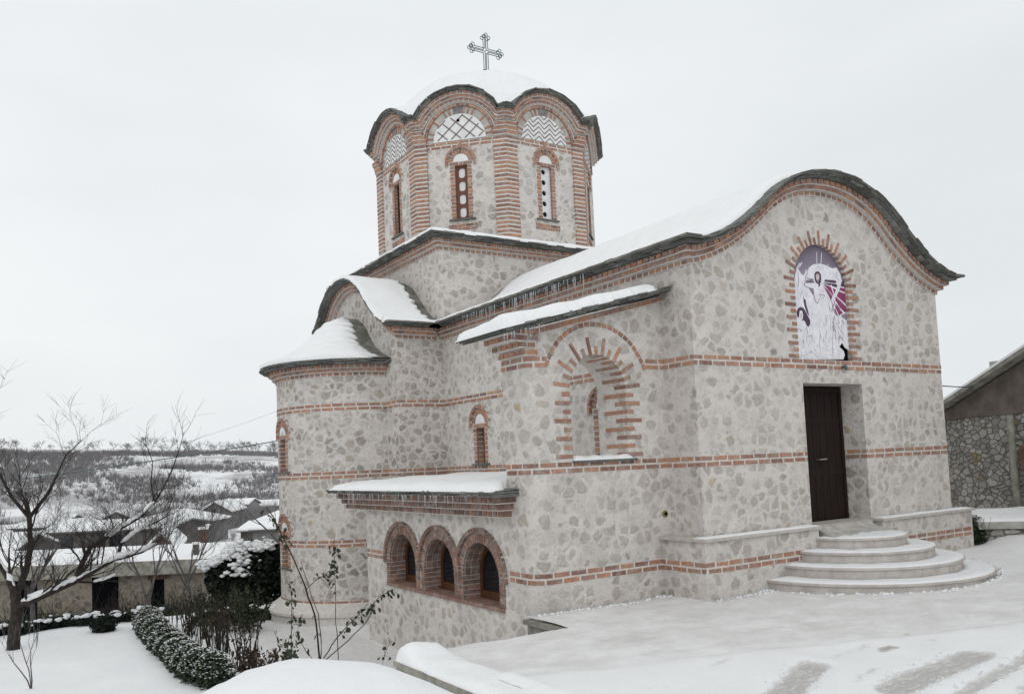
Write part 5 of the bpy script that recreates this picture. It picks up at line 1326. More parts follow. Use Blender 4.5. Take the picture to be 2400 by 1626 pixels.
# brown gabled outbuilding behind the shed
house('brick_outbuilding', 'small brown brick gable with steep snowy roof behind the shed', 'outbuilding', (-2.63, 30.4), 1.25, 6.0, -3.9, -1.92, -1.28, 'gable', M['house_brick'], .32, .12, (), None, .12)
chb = MB(); lbox(PL, 6.35, 6.62, 6.6, 6.87, -2.6, -1.0, chb); cho = chb.build('brick_chimney', M['house_brick']); tag(cho, 'tall narrow brown brick chimney left of the brick gable, snow on top', 'chimney')
g = MB(); lbox(PL, 6.31, 6.66, 6.56, 6.91, -.998, -.90, g); g.build('snow_cap', M['snow'], cho)
HS = [
 ('long dark house with flat wall directly behind the brick gable', (-4.9, 54.5), 8.3, 6, -4.6, -2.12, -1.75, 'along', 'house_dark', 0, ((1.0, -3.3, .8, .9), (4.2, -3.3, .8, .9))),
 ('grey two-storey house with low hipped roof and two rows of windows at far left', (-6.5, 61.4), 2.5, 4, -5.0, -2.05, -1.38, 'hip', 'house_grey', 0, ((.3, -3.0, .6, .5), (1.3, -3.0, .7, .5), (.3, -4.0, .6, .5), (1.3, -4.0, .7, .5))),
 ('hipped house with broad white roof left of the grey gabled house', (3.6, 72.9), 5.5, 7, -5.4, -3.02, -1.95, 'hip', 'house_grey', 0, ()),
 ('grey gabled house with bright left roof slope, middle of the village', (13.7, 96.2), 3.6, 9.5, -6.5, -3.15, -2.05, 'gable', 'house_grey', .14, ((1.4, -3.3, .45, .5),)),
 ('pale flat-roofed block with sloping snowy roof right of the gabled house', (22.0, 120.7), 4.0, 6, -7.8, -3.35, -2.65, 'along', 'house_pale', 0, ()),
 ('farthest white-roofed long house beside the church corner', (28.5, 134.4), 7.0, 8, -8.2, -4.3, -3.5, 'along', 'house_pale', 0, ()),
 ('small hipped house with white roof just left of the apse', (12.5, 67.3), 2.6, 4, -5.4, -3.12, -2.45, 'hip', 'house_grey', 0, ()),
 ('nearest low white roof against the apse above the dark ivy', (8.5, 54.4), 3.4, 4, -5.0, -3.0, -2.5, 'hip', 'house_grey', 0, ()),
 ('small white-roofed house in the trees above the long dark house', (-1.05, 69.9), 1.9, 3, -5.4, -2.85, -2.42, 'along', 'house_grey', 0, ()),
 ('white roof cut by the left edge of the picture', (-10.5, 46.2), 4.1, 4, -4.7, -2.36, -1.72, 'along', 'house_dark', 0, ()),
 ('low white barn roof between the hipped house and the gabled house', (8.2, 82.0), 3.2, 4, -5.8, -3.55, -3.05, 'along', 'house_dark', 0, ()),
 ('dark house with white roof and small chimney-less ridge left of the long dark house', (-8.3, 66.0), 3.4, 5, -5.0, -2.75, -2.15, 'along', 'house_dark', .1, ((.6, -3.5, .6, .6), (2.0, -3.5, .6, .6))),
 ('small grey house with white gable roof left of the small house in the trees', (-4.1, 74.0), 2.6, 5, -5.2, -3.0, -2.3, 'gable', 'house_grey', -.1, ((.9, -3.9, .6, .6),)),
 ('white mono roof shed between the long dark house and the hipped house', (2.3, 58.0), 2.8, 3, -4.8, -3.05, -2.75, 'mono', 'house_dark', 0, ()),
 ('pale house with white hipped roof behind the hipped house', (7.4, 92.0), 4.2, 6, -6.2, -3.3, -2.6, 'hip', 'house_pale', 0, ((.8, -4.2, .6, .7), (2.6, -4.2, .6, .7))),
 ('small far grey gable with white roof above the hipped house', (5.0, 112.0), 3.6, 6, -7.2, -3.9, -3.0, 'gable', 'house_grey', .2, ()),
 ('far white roof at the foot of the hill in the left third', (-3.0, 118.0), 5.0, 5, -7.4, -4.1, -3.3, 'along', 'house_grey', 0, ()),
 ('dark barn with broad white roof in front of the gabled house', (9.6, 62.0), 2.6, 4, -5.0, -3.45, -2.95, 'along', 'house_dark', -.15, ()),
]
for lab, p0, w_, d_, ba, ea, ri, kd, wl, an_, wn in HS: house('village_house', lab, 'house', p0, w_, d_, ba, ea, ri, kd, M[wl], an_, .14, wn, None, .25)

# ------------------------------------------------------------------ trees
def bare_tree(name, base, height, seed, mat, spread=.5, trunk_r=.06, levels=5, limbs=None, twig=1.0, first=.3, snow=False, sides=5, up=.25, kids=(3, 4)):
    g = random.Random(seed); tr = MB(); br = MB(); sn = MB()
    def grow(p, d, ln, r, lv, mb):
        n_ = 4 if lv > 1 else 3; pts = [Vector(p)]; dd = Vector(d); rr = [r]
        for k in range(n_):
            dd = (dd + Vector((g.gauss(0, .13), g.gauss(0, .13), g.gauss(0, .08) + up * .22))).normalized(); pts.append(pts[-1] + dd * ln / n_); rr.append(r * (1 - .55 * (k + 1) / n_))
        mb.tube(pts, rr, max(3, sides - (levels - lv)), caps=False)
        if lv == 0: return
        for q in range(g.randint(*kids) + (1 if lv == 1 else 0)):
            f = g.uniform(.35, 1.0) if q else 1.0
            k = min(n_ - 1, int(f * n_)); pp = pts[k].lerp(pts[k + 1], f * n_ - k) if f < 1 else pts[-1]
            ax = Vector((g.gauss(0, 1), g.gauss(0, 1), g.gauss(0, .45))).normalized(); nd = (dd + ax * (spread * g.uniform(.7, 1.4))).normalized(); nd.z += up * .5; nd.normalize()
            grow(pp, nd, ln * g.uniform(.55, .78), max(.0034 * twig, rr[k] * .62), lv - 1, br)
    b_ = Vector(base)
    if limbs is None:
        n_ = 5; pts = [b_ + Vector((g.gauss(0, .02), g.gauss(0, .02), 0)) * k + Vector((0, 0, height * first * k / n_)) for k in range(n_ + 1)]
        tr.tube([pts[0] - Vector((0, 0, .3))] + pts, [trunk_r * 1.25] + [trunk_r * (1.15 - .3 * k / n_) for k in range(n_ + 1)], 8, caps=False)
        for q in range(g.randint(3, 5)):
            a = g.uniform(0, 2 * pi); grow(pts[-1] - Vector((0, 0, g.uniform(0, height * first * .25))), (math.cos(a) * spread, math.sin(a) * spread, 1), height * (1 - first) * .42, trunk_r * .7, levels - 1, br)
    else:
        for li, (pts, r0, r1, lv) in enumerate(limbs):
            pts = [Vector(p) for p in pts]; n_ = len(pts)
            rr = [lerp(r0, r1, k / (n_ - 1)) for k in range(n_)]
            (tr if li == 0 else br).tube(pts, rr, 8, caps=False)
            if lv > 0:
                for k in range(1, n_):
                    for q in range(2 if k < n_ - 1 else 3):
                        dd = (pts[k] - pts[k - 1]).normalized(); ax = Vector((g.gauss(0, 1), g.gauss(0, 1), g.gauss(0, .5) + .2)).normalized()
                        pp = pts[k - 1].lerp(pts[k], g.uniform(.3, 1)); grow(pp, (dd * .8 + ax * .75 + Vector((0, 0, .3))).normalized(), height * g.uniform(.10, .20), max(.006, rr[k] * .45), lv, br)
            if snow and li in snow:
                s0, s1 = snow[li]
                P = [p + Vector((0, 0, rr[k] * .8 + .008)) for k, p in enumerate(pts)][s0:s1]
                Q = []
                for a, c in zip(P, P[1:]):
                    for f in range(6): Q.append(a.lerp(c, f / 6))
                Q.append(P[-1]); rl = .020 + .40 * max(r0, r1)
                R_ = [(rl + rl * .9 * nz(q.x * 3, q.z * 3, q.y)) * (1 + .6 * nz(q.x, q.z, 0, 11)) * math.sin(min(1, (k + .4) / 2) * pi / 2) * math.sin(min(1, (len(Q) - k - .6) / 3) * pi / 2) + .004 for k, q in enumerate(Q)]
                sn.tube(Q, R_, 7)
    root = bpy.data.objects.new(name, None); COL.objects.link(root); root.location = base
    tr.build('trunk', mat, root, True, normals=False); br.build('crown', mat, root, False, normals=False)
    if sn.v: sn.build('snow_on_limb', M['snow_lump'], root, True)
    return root
def copy_thing(o, loc, rz, sc=1.0):
    c = o.copy(); COL.objects.link(c); c.location = loc; c.rotation_euler = (0, 0, rz); c.scale = (sc, sc, sc)
    for ch in o.children:
        d = ch.copy(); COL.objects.link(d); d.parent = c; d.matrix_parent_inverse = ch.matrix_parent_inverse.copy()
    return c
# big fruit tree at the left of the garden, snow along its main limb
SC = 1.1127
def sp(x, z, dy=0.0): p = CAM + (Vector((x, 9.0, z)) - CAM) * SC; return (p.x, p.y + dy, p.z)
limbs = [
 ([sp(-8.2, -1.95), sp(-8.19, -1.6), sp(-8.16, -1.25), sp(-8.13, -1.0), sp(-8.17, -.75)], .125, .095, 0),
 ([sp(-8.10, -1.0), sp(-7.95, -.93, -.1), sp(-7.6, -.79, -.2), sp(-7.21, -.64, -.2), sp(-6.95, -.52, -.15), sp(-6.75, -.42, -.1), sp(-6.47, -.30), sp(-6.05, -.24, .1), sp(-5.75, -.12, .2)], .075, .024, 3),
 ([sp(-8.17, -.78), sp(-8.28, -.45, .1), sp(-8.45, -.15, .2), sp(-8.6, .3, .2), sp(-8.7, .8, .2)], .075, .03, 3),
 ([sp(-7.21, -.62, -.2), sp(-7.08, -.3, -.1), sp(-6.94, -.06, 0), sp(-6.7, .08, 0), sp(-6.43, .24, .1), sp(-6.1, .42, .1), sp(-5.78, .70, .2)], .06, .026, 2),
 ([sp(-5.78, .70, .2), sp(-5.6, 1.0, .2), sp(-5.42, 1.35, .3), sp(-5.28, 1.75, .3), sp(-5.18, 2.1, .3)], .024, .004, 1),
 ([sp(-5.78, .70, .2), sp(-5.84, 1.1, .2), sp(-5.80, 1.5, .2), sp(-5.95, 1.9, .1)], .02, .004, 1),
 ([sp(-6.47, -.30), sp(-6.40, -.05, .1), sp(-6.1, .18, .2), sp(-5.8, .30, .2), sp(-5.55, .42, .2), sp(-5.45, .8, .2)], .034, .006, 2),
 ([sp(-8.15, -.8), sp(-7.98, -.4, .3), sp(-7.9, 0, .4), sp(-7.92, .55, .5), sp(-7.98, .9, .5)], .07, .045, 2),
 ([sp(-7.92, .55, .5), sp(-8.2, .95, .5), sp(-8.4, 1.4, .5), sp(-8.55, 1.9, .5), sp(-8.6, 2.4, .5)], .04, .006, 2),
 ([sp(-7.92, .55, .5), sp(-7.6, 1.0, .5), sp(-7.45, 1.35, .5), sp(-7.3, 1.7, .6), sp(-7.0, 2.0, .6)], .04, .006, 2),
 ([sp(-7.3, -.66, .1), sp(-6.9, -.72), sp(-6.65, -.66), sp(-6.5, -.60)], .025, .010, 1),
]
big = bare_tree('fruit_tree', sp(-8.2, -1.95), 3.6, 5, M['bark'], limbs=limbs, snow={1: (0, 9), 10: (1, 4), 3: (3, 7), 2: (0, 3), 6: (1, 4)}, spread=.8, levels=4, twig=.75, up=.2, kids=(3, 5))
tag(big, 'dark leafless fruit tree with snow along its low limb, left side of the garden', 'tree')
t2 = bare_tree('plum_tree', (-7.55, 15.4, -3.3), 4.7, 12, M['twig'], .75, .06, 5, twig=.8, first=.42, up=.25); tag(t2, 'bare dark tree with vase-shaped crown behind the snowy limb', 'tree', None)
t3 = bare_tree('plum_tree', (-5.0, 15.2, -3.3), 4.9, 23, M['twig'], .55, .05, 5, twig=.8, first=.30, up=.4); tag(t3, 'tall bare tree with upright crown rising above the hill line', 'tree', None)
t4 = bare_tree('plum_tree', (-3.6, 17.0, -3.4), 4.4, 31, M['twig'], .6, .05, 5, twig=.9, first=.35, up=.4); tag(t4, 'thin bare tree in front of the shed near the square stovepipe', 'tree', None)
t5 = bare_tree('plum_tree', (-9.4, 14.0, -3.2), 5.4, 44, M['twig'], .62, .08, 5, twig=.9, first=.34, up=.4); tag(t5, 'bare tree cut by the left edge with its twigs against the sky', 'tree', None)
t6 = bare_tree('sapling', (-7.92, 6.6, -2.12), 1.75, 8, M['twig'], .34, .016, 3, twig=1.2, first=.05, up=.7, kids=(2, 3)); tag(t6, 'small leafless multi-stemmed sapling standing in the snowy lawn', 'sapling')
t7 = bare_tree('plum_tree', (4.6, 34.0, -4.6), 7.0, 51, M['twig'], .8, .09, 4, twig=2.2, first=.3, up=.2, kids=(2, 3)); tag(t7, 'bare spreading tree beside the apse in front of the far village', 'tree', None)

ORD = ('nearest second third fourth fifth sixth seventh eighth ninth tenth eleventh twelfth thirteenth fourteenth fifteenth sixteenth seventeenth eighteenth nineteenth twentieth twenty-first twenty-second twenty-third twenty-fourth twenty-fifth twenty-sixth twenty-seventh twenty-eighth twenty-ninth thirtieth thirty-first thirty-second thirty-third thirty-fourth thirty-fifth thirty-sixth').split()
# village trees: templates copied
g_ = random.Random(77)
tmpl = [bare_tree('village_tree', (0, 0, 0), 6.5, 100 + k, M['haze_twig'], .6, .08, 4, twig=5.0, first=.22, up=.35, sides=4) for k in range(3)]
spots = []
while len(spots) < 34:
    y = g_.uniform(28, 150); x = -8.5 + (y + 8.75) * g_.uniform(-.03, .30)
    if y < 44 and x > -3.5: continue
    spots.append((x, y))
spots.sort(key=lambda p: (p[0] - CAM.x) / (p[1] - CAM.y)); used = set()
for q, (x, y) in enumerate(spots):
    k = q % 3; z = valley_z(x, y) - .1; sc = g_.uniform(.30, .48) * (1 if y > 60 else .8)
    if k not in used: o = tmpl[k]; used.add(k); o.location = (x, y, z); o.scale = (sc,) * 3; o.rotation_euler = (0, 0, g_.uniform(0, 6))
    else: o = copy_thing(tmpl[k], (x, y, z), g_.uniform(0, 6), sc)
    tag(o, ORD[q].replace('nearest', 'first') + ' bare grey tree from the left among the village roofs', 'tree', 'bare trees among the village houses')
rt = [bare_tree('ridge_tree', (0, 0, 0), 10, 200 + k, M['haze_twig'], .8, .18, 4, twig=15.0, first=.12, up=.12, sides=3, kids=(3, 4)) for k in range(3)]
used = set()
for q in range(34):
    u = (q + g_.uniform(-.4, .4)) / 34; y = g_.uniform(330, 345); x = -9 + u * 120; y = y - .12 * x
    z = H(x, y) - .3; sc = g_.uniform(.34, .78) * (1 if x > 40 else .7); k = q % 3
    if k not in used: o = rt[k]; used.add(k); o.location = (x, y, z); o.scale = (sc,) * 3
    else: o = copy_thing(rt[k], (x, y, z), g_.uniform(0, 6), sc)
    tag(o, ORD[q].replace('nearest', 'first') + ' round bare tree from the left on the skyline of the far hill', 'tree', 'trees on the skyline of the far hill')
# hillside scrub: one mass
sb = MB(); g_ = random.Random(91)
for q in range(20000):
    y = 95 + 238 * g_.random() ** .9; x = -16 + (y + 9) * g_.uniform(-.02, .36)
    dens = 1.5 * nz(x, y, 20, .026) + .8 * nz(x, y, 33, .07) + .02 + .40 * (1 - sstep(95, 170, y)) - .18 * sstep(200, 290, y + .12 * x) - .35 * sstep(300, 320, y + .12 * x)
    if dens < g_.uniform(-.25, .35): continue
    z = H(x, y); h_ = g_.uniform(.7, 2.3) * (1.5 if y < 150 else 1)
    for k in range(9):
        a = g_.uniform(0, 2 * pi); r = g_.uniform(.2, 1.0) * h_ * .7; w = .02 + .00017 * y
        tx, ty = x + math.cos(a) * r, y + math.sin(a) * r; bx, by = x + math.cos(a) * r * .25, y + math.sin(a) * r * .25
        sb.face([(bx - w, by, z - .2), (bx + w, by, z - .2), (tx, ty, z + h_ * g_.uniform(.6, 1.0))])
so = sb.build('hillside_scrub', M['haze_twig'], None, False, normals=False); struct(so, 'stuff'); so['label'] = 'leafless thickets and scrub scattered over the snowy hillside'

# ------------------------------------------------------------------ garden plants
def leafclump(mb, c, r, n, size, g, flat_=.9, mi=0, bias=0):
    for _ in range(n):
        d = Vector((g.gauss(0, 1), g.gauss(0, 1), g.gauss(0, 1))).normalized() * (g.random() ** .45)
        p = Vector(c) + Vector((d.x * r[0], d.y * r[1], d.z * r[2])); s_ = size * g.uniform(.6, 1.3)
        a = Vector((g.gauss(0, 1), g.gauss(0, 1), g.gauss(0, .7))).normalized(); b_ = a.cross(Vector((g.gauss(0, 1), g.gauss(0, 1), g.gauss(0, 1)))).normalized()
        mb.face([p - a * s_, p + b_ * s_ * .55, p + a * s_, p - b_ * s_ * .55], mi)
def lump_snow(mb, g, cs, r0, r1):
    for c in cs:
        r = g.uniform(r0, r1); n_ = 7
        base = len(mb.v); rings = 4
        for i in range(rings + 1):
            th = pi * i / rings
            for j in range(n_):
                ph = 2 * pi * j / n_; k = 1 + .25 * g.uniform(-1, 1)
                mb.v.append((c[0] + r * k * math.sin(th) * math.cos(ph), c[1] + r * k * math.sin(th) * math.sin(ph), c[2] + r * .55 * k * math.cos(th)))
        for i in range(rings):
            for j in range(n_):
                a = base + i * n_ + j; b_ = base + i * n_ + (j + 1) % n_; mb.f.append((a, b_, b_ + n_, a + n_)); mb.m.append(0)
# clipped box hedge: a row of rounded bushes, snow dusted
g_ = random.Random(17)
hpts = [(-5.55, 11.6), (-5.62, 10.9), (-5.68, 10.2), (-5.72, 9.5), (-5.74, 8.8), (-5.76, 8.15), (-5.78, 7.5), (-5.80, 6.9), (-5.82, 6.3), (-5.84, 5.7), (-5.80, 5.15), (-5.72, 4.65)]
hroot = thing('box_hedge', 'low dark green box hedge dusted with snow running down the lawn', 'hedge', (-5.8, 7.5, -2.1))
hf = MB(); hs = MB()
for q, (x, y) in enumerate(hpts):
    z = H(x, y) + .18; r = (g_.uniform(.30, .36) + .012 * q * 0, .42, g_.uniform(.27, .34))
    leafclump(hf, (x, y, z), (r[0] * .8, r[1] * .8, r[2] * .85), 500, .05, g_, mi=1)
    leafclump(hf, (x, y, z), r, 1500, .032, g_)
    for _ in range(300):
        a = g_.uniform(0, 2 * pi); t_ = g_.random() ** .6 * 1.5; p = Vector((x + r[0] * 1.0 * math.sin(t_) * math.cos(a), y + r[1] * 1.0 * math.sin(t_) * math.sin(a), z + r[2] * math.cos(t_)))
        s_ = g_.uniform(.005, .017); hs.face([p + Vector((-s_, -s_, 0)), p + Vector((s_, -s_, g_.uniform(-.008, .008))), p + Vector((s_, s_, 0)), p + Vector((-s_, s_, g_.uniform(-.008, .008)))])
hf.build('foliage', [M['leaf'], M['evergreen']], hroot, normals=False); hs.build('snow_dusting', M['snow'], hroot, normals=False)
# round clipped bush
cbx = thing('round_bush', 'small round dark clipped bush alone at the far edge of the lawn', 'bush', (-6.4, 11.9, -2.1))
cf = MB(); leafclump(cf, (-6.4, 11.9, H(-6.4, 11.9) + .14), (.28, .28, .24), 1300, .04, g_); cf.build('foliage', M['evergreen'], cbx, normals=False)
# dark ivy thicket with heavy snow beside the shed
iv = thing('ivy_thicket', 'large dark evergreen thicket with lumps of snow on top beside the apse', 'thicket', (-3.3, 12.2, -2.2))
f1 = MB(); s1_ = MB()
for (c, r, n_) in (((-3.5, 12.5, -1.30), (.60, .7, .62), 5200), ((-2.8, 12.2, -1.15), (.75, .7, .66), 5200), ((-2.0, 12.0, -1.25), (.8, .6, .65), 3000), ((-3.2, 12.1, -1.8), (.9, .5, .5), 3600)):
    leafclump(f1, c, r, n_, .07, g_)
cs = []
for _ in range(420):
    t_ = g_.random(); x = -4.25 + 1.55 * t_ ** .9; z = -.92 + .36 * sstep(0, .5, t_) - .02 + g_.gauss(0, .05); cs.append((x, 12.3 - .35 * t_ + g_.gauss(0, .18), z))
for _ in range(70): t_ = g_.random(); cs.append((-3.45 + g_.gauss(0, .2), 11.80 + g_.gauss(0, .08), -.65 - .55 * t_))
lump_snow(s1_, g_, cs, .025, .10)
lump_snow(s1_, g_, [(-3.3 + g_.uniform(-.6, 1.2), 11.9 + g_.gauss(0, .15), -.48 + g_.gauss(0, .06)) for _ in range(70)], .012, .045)
f1.build('foliage', M['evergreen'], iv, normals=False); s1_.build('snow_lumps', M['snow_lump'], iv, True, normals=False)
# far flower bed with snow and a low dark hedge
bedh = thing('low_hedge', 'low clipped hedge with snowy top in front of the dark thicket', 'hedge', (-3.6, 10.7, -2.1))
f2_ = MB(); s3_ = MB()
for q in range(9):
    x = -4.55 + q * .25; y = 11.1 - q * .10; z = H(x, y) + .13; leafclump(f2_, (x, y, z), (.20, .18, .17), 420, .04, g_)
    lump_snow(s3_, g_, [(x + g_.gauss(0, .07), y + g_.gauss(0, .07), z + .15 + g_.gauss(0, .015)) for _ in range(9)], .04, .09)
f2_.build('foliage', M['evergreen'], bedh, normals=False); s3_.build('snow_lumps', M['snow_lump'], bedh, True, normals=False)
# dark foliage along the lawn's far edge
bh = thing('border_plants', 'dark withered border plants with snow along the far edge of the lawn', 'shrubs', (-7.5, 13.3, -2.3)); bh['group'] = 'withered border plants'
f3_ = MB(); s4_ = MB()
for q in range(22):
    x = -9.3 + q * .19; y = 13.2 + g_.gauss(0, .15); z = H(x, y) + .08; leafclump(f3_, (x, y, z), (.2, .2, .17), 260, .05, g_)
    lump_snow(s4_, g_, [(x + g_.gauss(0, .12), y - .05 + g_.gauss(0, .1), z + .13 + g_.gauss(0, .03)) for _ in range(4)], .03, .10)
f3_.build('foliage', M['evergreen'], bh, normals=False); s4_.build('snow_lumps', M['snow_lump'], bh, True, normals=False)

g_ = random.Random(140)
for q, (u_, lab_) in enumerate(((.9, 'tangle of dark bare brambles before the left opening of the shed'), (3.9, 'tangle of dark bare brambles between the two shed openings'), (6.7, 'tangle of dark bare brambles left of the small shed window'), (8.6, 'tangle of dark brambles at the right end of the shed'))):
    br_ = MB(); b0 = PL(u_, -1.2, 0); zz_ = H(b0.x, b0.y)
    for k in range(150):
        a = g_.uniform(0, 2 * pi); r = g_.random() ** .5 * .95; p = Vector((b0.x + r * math.cos(a), b0.y + r * math.sin(a) * .6, zz_ - .1)); d = Vector((g_.gauss(0, .35), g_.gauss(0, .35), 1)).normalized(); pts = [p]
        for n_ in range(5): d = (d + Vector((g_.gauss(0, .25), g_.gauss(0, .25), -.12 * n_ * .5))).normalized(); pts.append(pts[-1] + d * g_.uniform(.18, .42))
        br_.tube(pts, [.012, .010, .008, .006, .005, .003], 3, caps=False)
    for k in range(160):
        a = g_.uniform(0, 2 * pi); r = g_.random() ** .5 * .9; leafclump(br_, (b0.x + r * math.cos(a), b0.y + r * math.sin(a) * .6, zz_ + g_.uniform(.1, .8)), (.12, .12, .12), 5, .04, g_)
    bo_ = br_.build('bramble', M['evergreen'] if q != 2 else M['bark'], None, normals=False); tag(bo_, lab_, 'bramble', 'brambles in front of the shed')

def leaf(mb, p, g, s_):
    """hanging rose leaf, slightly folded"""
    d = Vector((g.gauss(0, .7), g.gauss(0, .7), -1)).normalized(); a = d.cross(Vector((g.gauss(0, 1), g.gauss(0, 1), .2))).normalized(); n_ = d.cross(a) * .15
    q = [p, p + d * s_ * .35 + a * s_ * .42, p + d * s_ * .8 + a * s_ * .34, p + d * s_ * 1.15, p + d * s_ * .8 - a * s_ * .34, p + d * s_ * .35 - a * s_ * .42]
    m1 = p + d * s_ * .5 + n_ * s_
    for k in range(6): mb.face([q[k], q[(k + 1) % 6], m1])
def rose_bush(base, seed, h_, nst, leaves, spread=.25, r=.006, label='', group=None, mat_leaf='leaf', lo=.35, cat='rose bush'):
    g = random.Random(seed); st = MB(); lf = MB(); root = thing('rose_bush', label, cat, base, group)
    for k in range(nst):
        a = g.uniform(0, 2 * pi); rr0 = g.uniform(0, .10 if nst > 6 else .04); p = Vector(base) + Vector((math.cos(a) * rr0, math.sin(a) * rr0, -.1)); d = Vector((math.cos(a) * spread, math.sin(a) * spread, 1)).normalized(); n_ = 7; ln = h_ * g.uniform(.6, 1.1); pts = [p]
        for q in range(n_):
            d = (d + Vector((g.gauss(0, .07), g.gauss(0, .07), .02))).normalized(); pts.append(pts[-1] + d * ln / n_)
        st.tube(pts, [r * (1 - .6 * q / n_) for q in range(n_ + 1)], 4, caps=False)
        for q in range(leaves):
            f = g.uniform(lo, 1) * n_; k2 = min(n_ - 1, int(f)); pp = pts[k2].lerp(pts[k2 + 1], f - k2)
            tw = Vector((g.gauss(0, .05), g.gauss(0, .05), g.uniform(-.03, .03))); st.tube([pp, pp + tw], [r * .35, r * .25], 3, caps=False); leaf(lf, pp + tw, g, g.uniform(.036, .066))
    st.build('stems', M['stem'], root, normals=False); lf.build('leaves', [M[mat_leaf]], root, normals=False); return root
g_ = random.Random(41)
# row of cut-back roses between the hedge and the path
rows_ = [(-5.15 + .06 * math.sin(q * 2.3) + (.25 if q % 2 else 0), 5.5 + q * .33) for q in range(17)]
for q, (x, y) in enumerate(rows_):
    rose_bush((x, y, H(x, y)), 300 + q, g_.uniform(.75, 1.1), g_.randint(6, 8), 1 if q % 3 else 4, .13, .0115, ORD[q] + ' rose bush from the near end of the leggy row beside the hedge', 'rose bushes in a row beside the hedge', 'leaf_brown' if q % 2 else 'leaf', .55)
for q in range(6):
    x, y = -4.55 + .12 * q, 10.3 - .25 * q
    rose_bush((x, y, H(x, y)), 340 + q, 1.05, 10, 30, .35, .009, ORD[q] + ' leafy dark rose bush at the far end of the bed near the thicket', 'leafy roses at the far end of the bed', 'leaf', .3)
# the tall rose in front of the apse, its canes placed one by one
rb = thing('climbing_rose', 'tall rose with long arching canes and dark leaves in front of the apse', 'rose bush', (-4.2, 4.3, -1.95))
st = MB(); lf = MB(); g_ = random.Random(63)
canes = [([(-4.2, 4.3, -2.0), (-4.22, 4.3, -1.55), (-4.26, 4.3, -1.07), (-4.41, 4.3, -.63), (-4.56, 4.32, -.17), (-4.75, 4.35, .24), (-4.86, 4.35, .52), (-4.97, 4.35, .66)], .016, 26, (.62, 1)),
         ([(-4.2, 4.3, -1.95), (-4.18, 4.25, -1.5), (-4.24, 4.2, -1.05), (-4.38, 4.2, -.62), (-4.5, 4.2, -.2)], .009, 5, (.3, 1)),
         ([(-4.40, 4.3, -.66), (-4.25, 4.25, -.52), (-4.10, 4.2, -.45), (-3.98, 4.2, -.34), (-3.93, 4.2, -.15), (-3.95, 4.2, .08)], .007, 20, (.3, 1)),
         ([(-3.95, 4.15, -1.8), (-3.97, 4.15, -1.2), (-3.96, 4.15, -.7), (-3.98, 4.15, -.25), (-3.96, 4.15, .12)], .007, 16, (.45, 1)),
         ([(-4.65, 4.3, -1.75), (-4.64, 4.3, -1.2), (-4.62, 4.3, -.8), (-4.65, 4.3, -.5)], .007, 26, (.25, 1)),
         ([(-4.16, 4.25, -1.75), (-3.95, 4.2, -1.45), (-3.75, 4.15, -1.25), (-3.60, 4.1, -1.12), (-3.45, 4.1, -.97)], .010, 20, (.3, .95)),
         ([(-4.16, 4.25, -1.8), (-3.8, 4.1, -1.5), (-3.55, 4.0, -1.25), (-3.40, 4.0, -1.08), (-3.46, 4.0, -1.02), (-3.26, 4.0, -.85), (-3.03, 4.0, -.77)], .009, 34, (.45, 1)),
         ([(-4.22, 4.3, -1.85), (-4.45, 4.2, -1.6), (-4.62, 4.15, -1.3), (-4.5, 4.15, -1.0)], .006, 16, (.3, 1)),
         ([(-4.2, 4.3, -1.85), (-4.5, 4.3, -1.75), (-4.8, 4.25, -1.5), (-4.95, 4.2, -1.2)], .006, 16, (.3, 1)),
         ([(-3.5, 3.6, -2.1), (-3.42, 3.6, -1.75), (-3.3, 3.6, -1.5)], .005, 6, (.5, 1)),
         ([(-4.85, 4.0, -2.0), (-4.86, 4.0, -1.6), (-4.78, 4.0, -1.35)], .006, 18, (.3, 1))]
for pts, r, nl, (f0, f1_) in canes:
    V = [Vector(p) for p in pts]; Q = []
    for a, c in zip(V, V[1:]):
        for f in range(3): Q.append(a.lerp(c, f / 3) + Vector((g_.gauss(0, .006), g_.gauss(0, .006), 0)))
    Q.append(V[-1]); st.tube(Q, [r * (1 - .6 * k / len(Q)) for k in range(len(Q))], 6, caps=False)
    for q in range(nl):
        f = g_.uniform(f0, f1_) * (len(Q) - 1); k = min(len(Q) - 2, int(f)); pp = Q[k].lerp(Q[k + 1], f - k); tw = Vector((g_.gauss(0, .05), g_.gauss(0, .05), g_.uniform(-.05, .03)))
        st.tube([pp, pp + tw], [.003, .002], 3, caps=False); leaf(lf, pp + tw, g_, g_.uniform(.045, .085))
st.build('stems', M['stem'], rb, normals=False); lf.build('leaves', M['leaf'], rb, normals=False)
for q, (x, y) in enumerate([(-4.95, 4.9), (-4.75, 5.3), (-5.0, 5.4), (-4.6, 4.9), (-5.1, 5.0)]):
    rose_bush((x, y, H(x, y)), 400 + q, .62, 6, 14, .3, .007, 'short withered rose bush behind the snow bank, ' + ORD[q].replace('nearest', 'first') + ' of the cluster', 'short roses behind the snow bank', 'leaf_brown', .3)

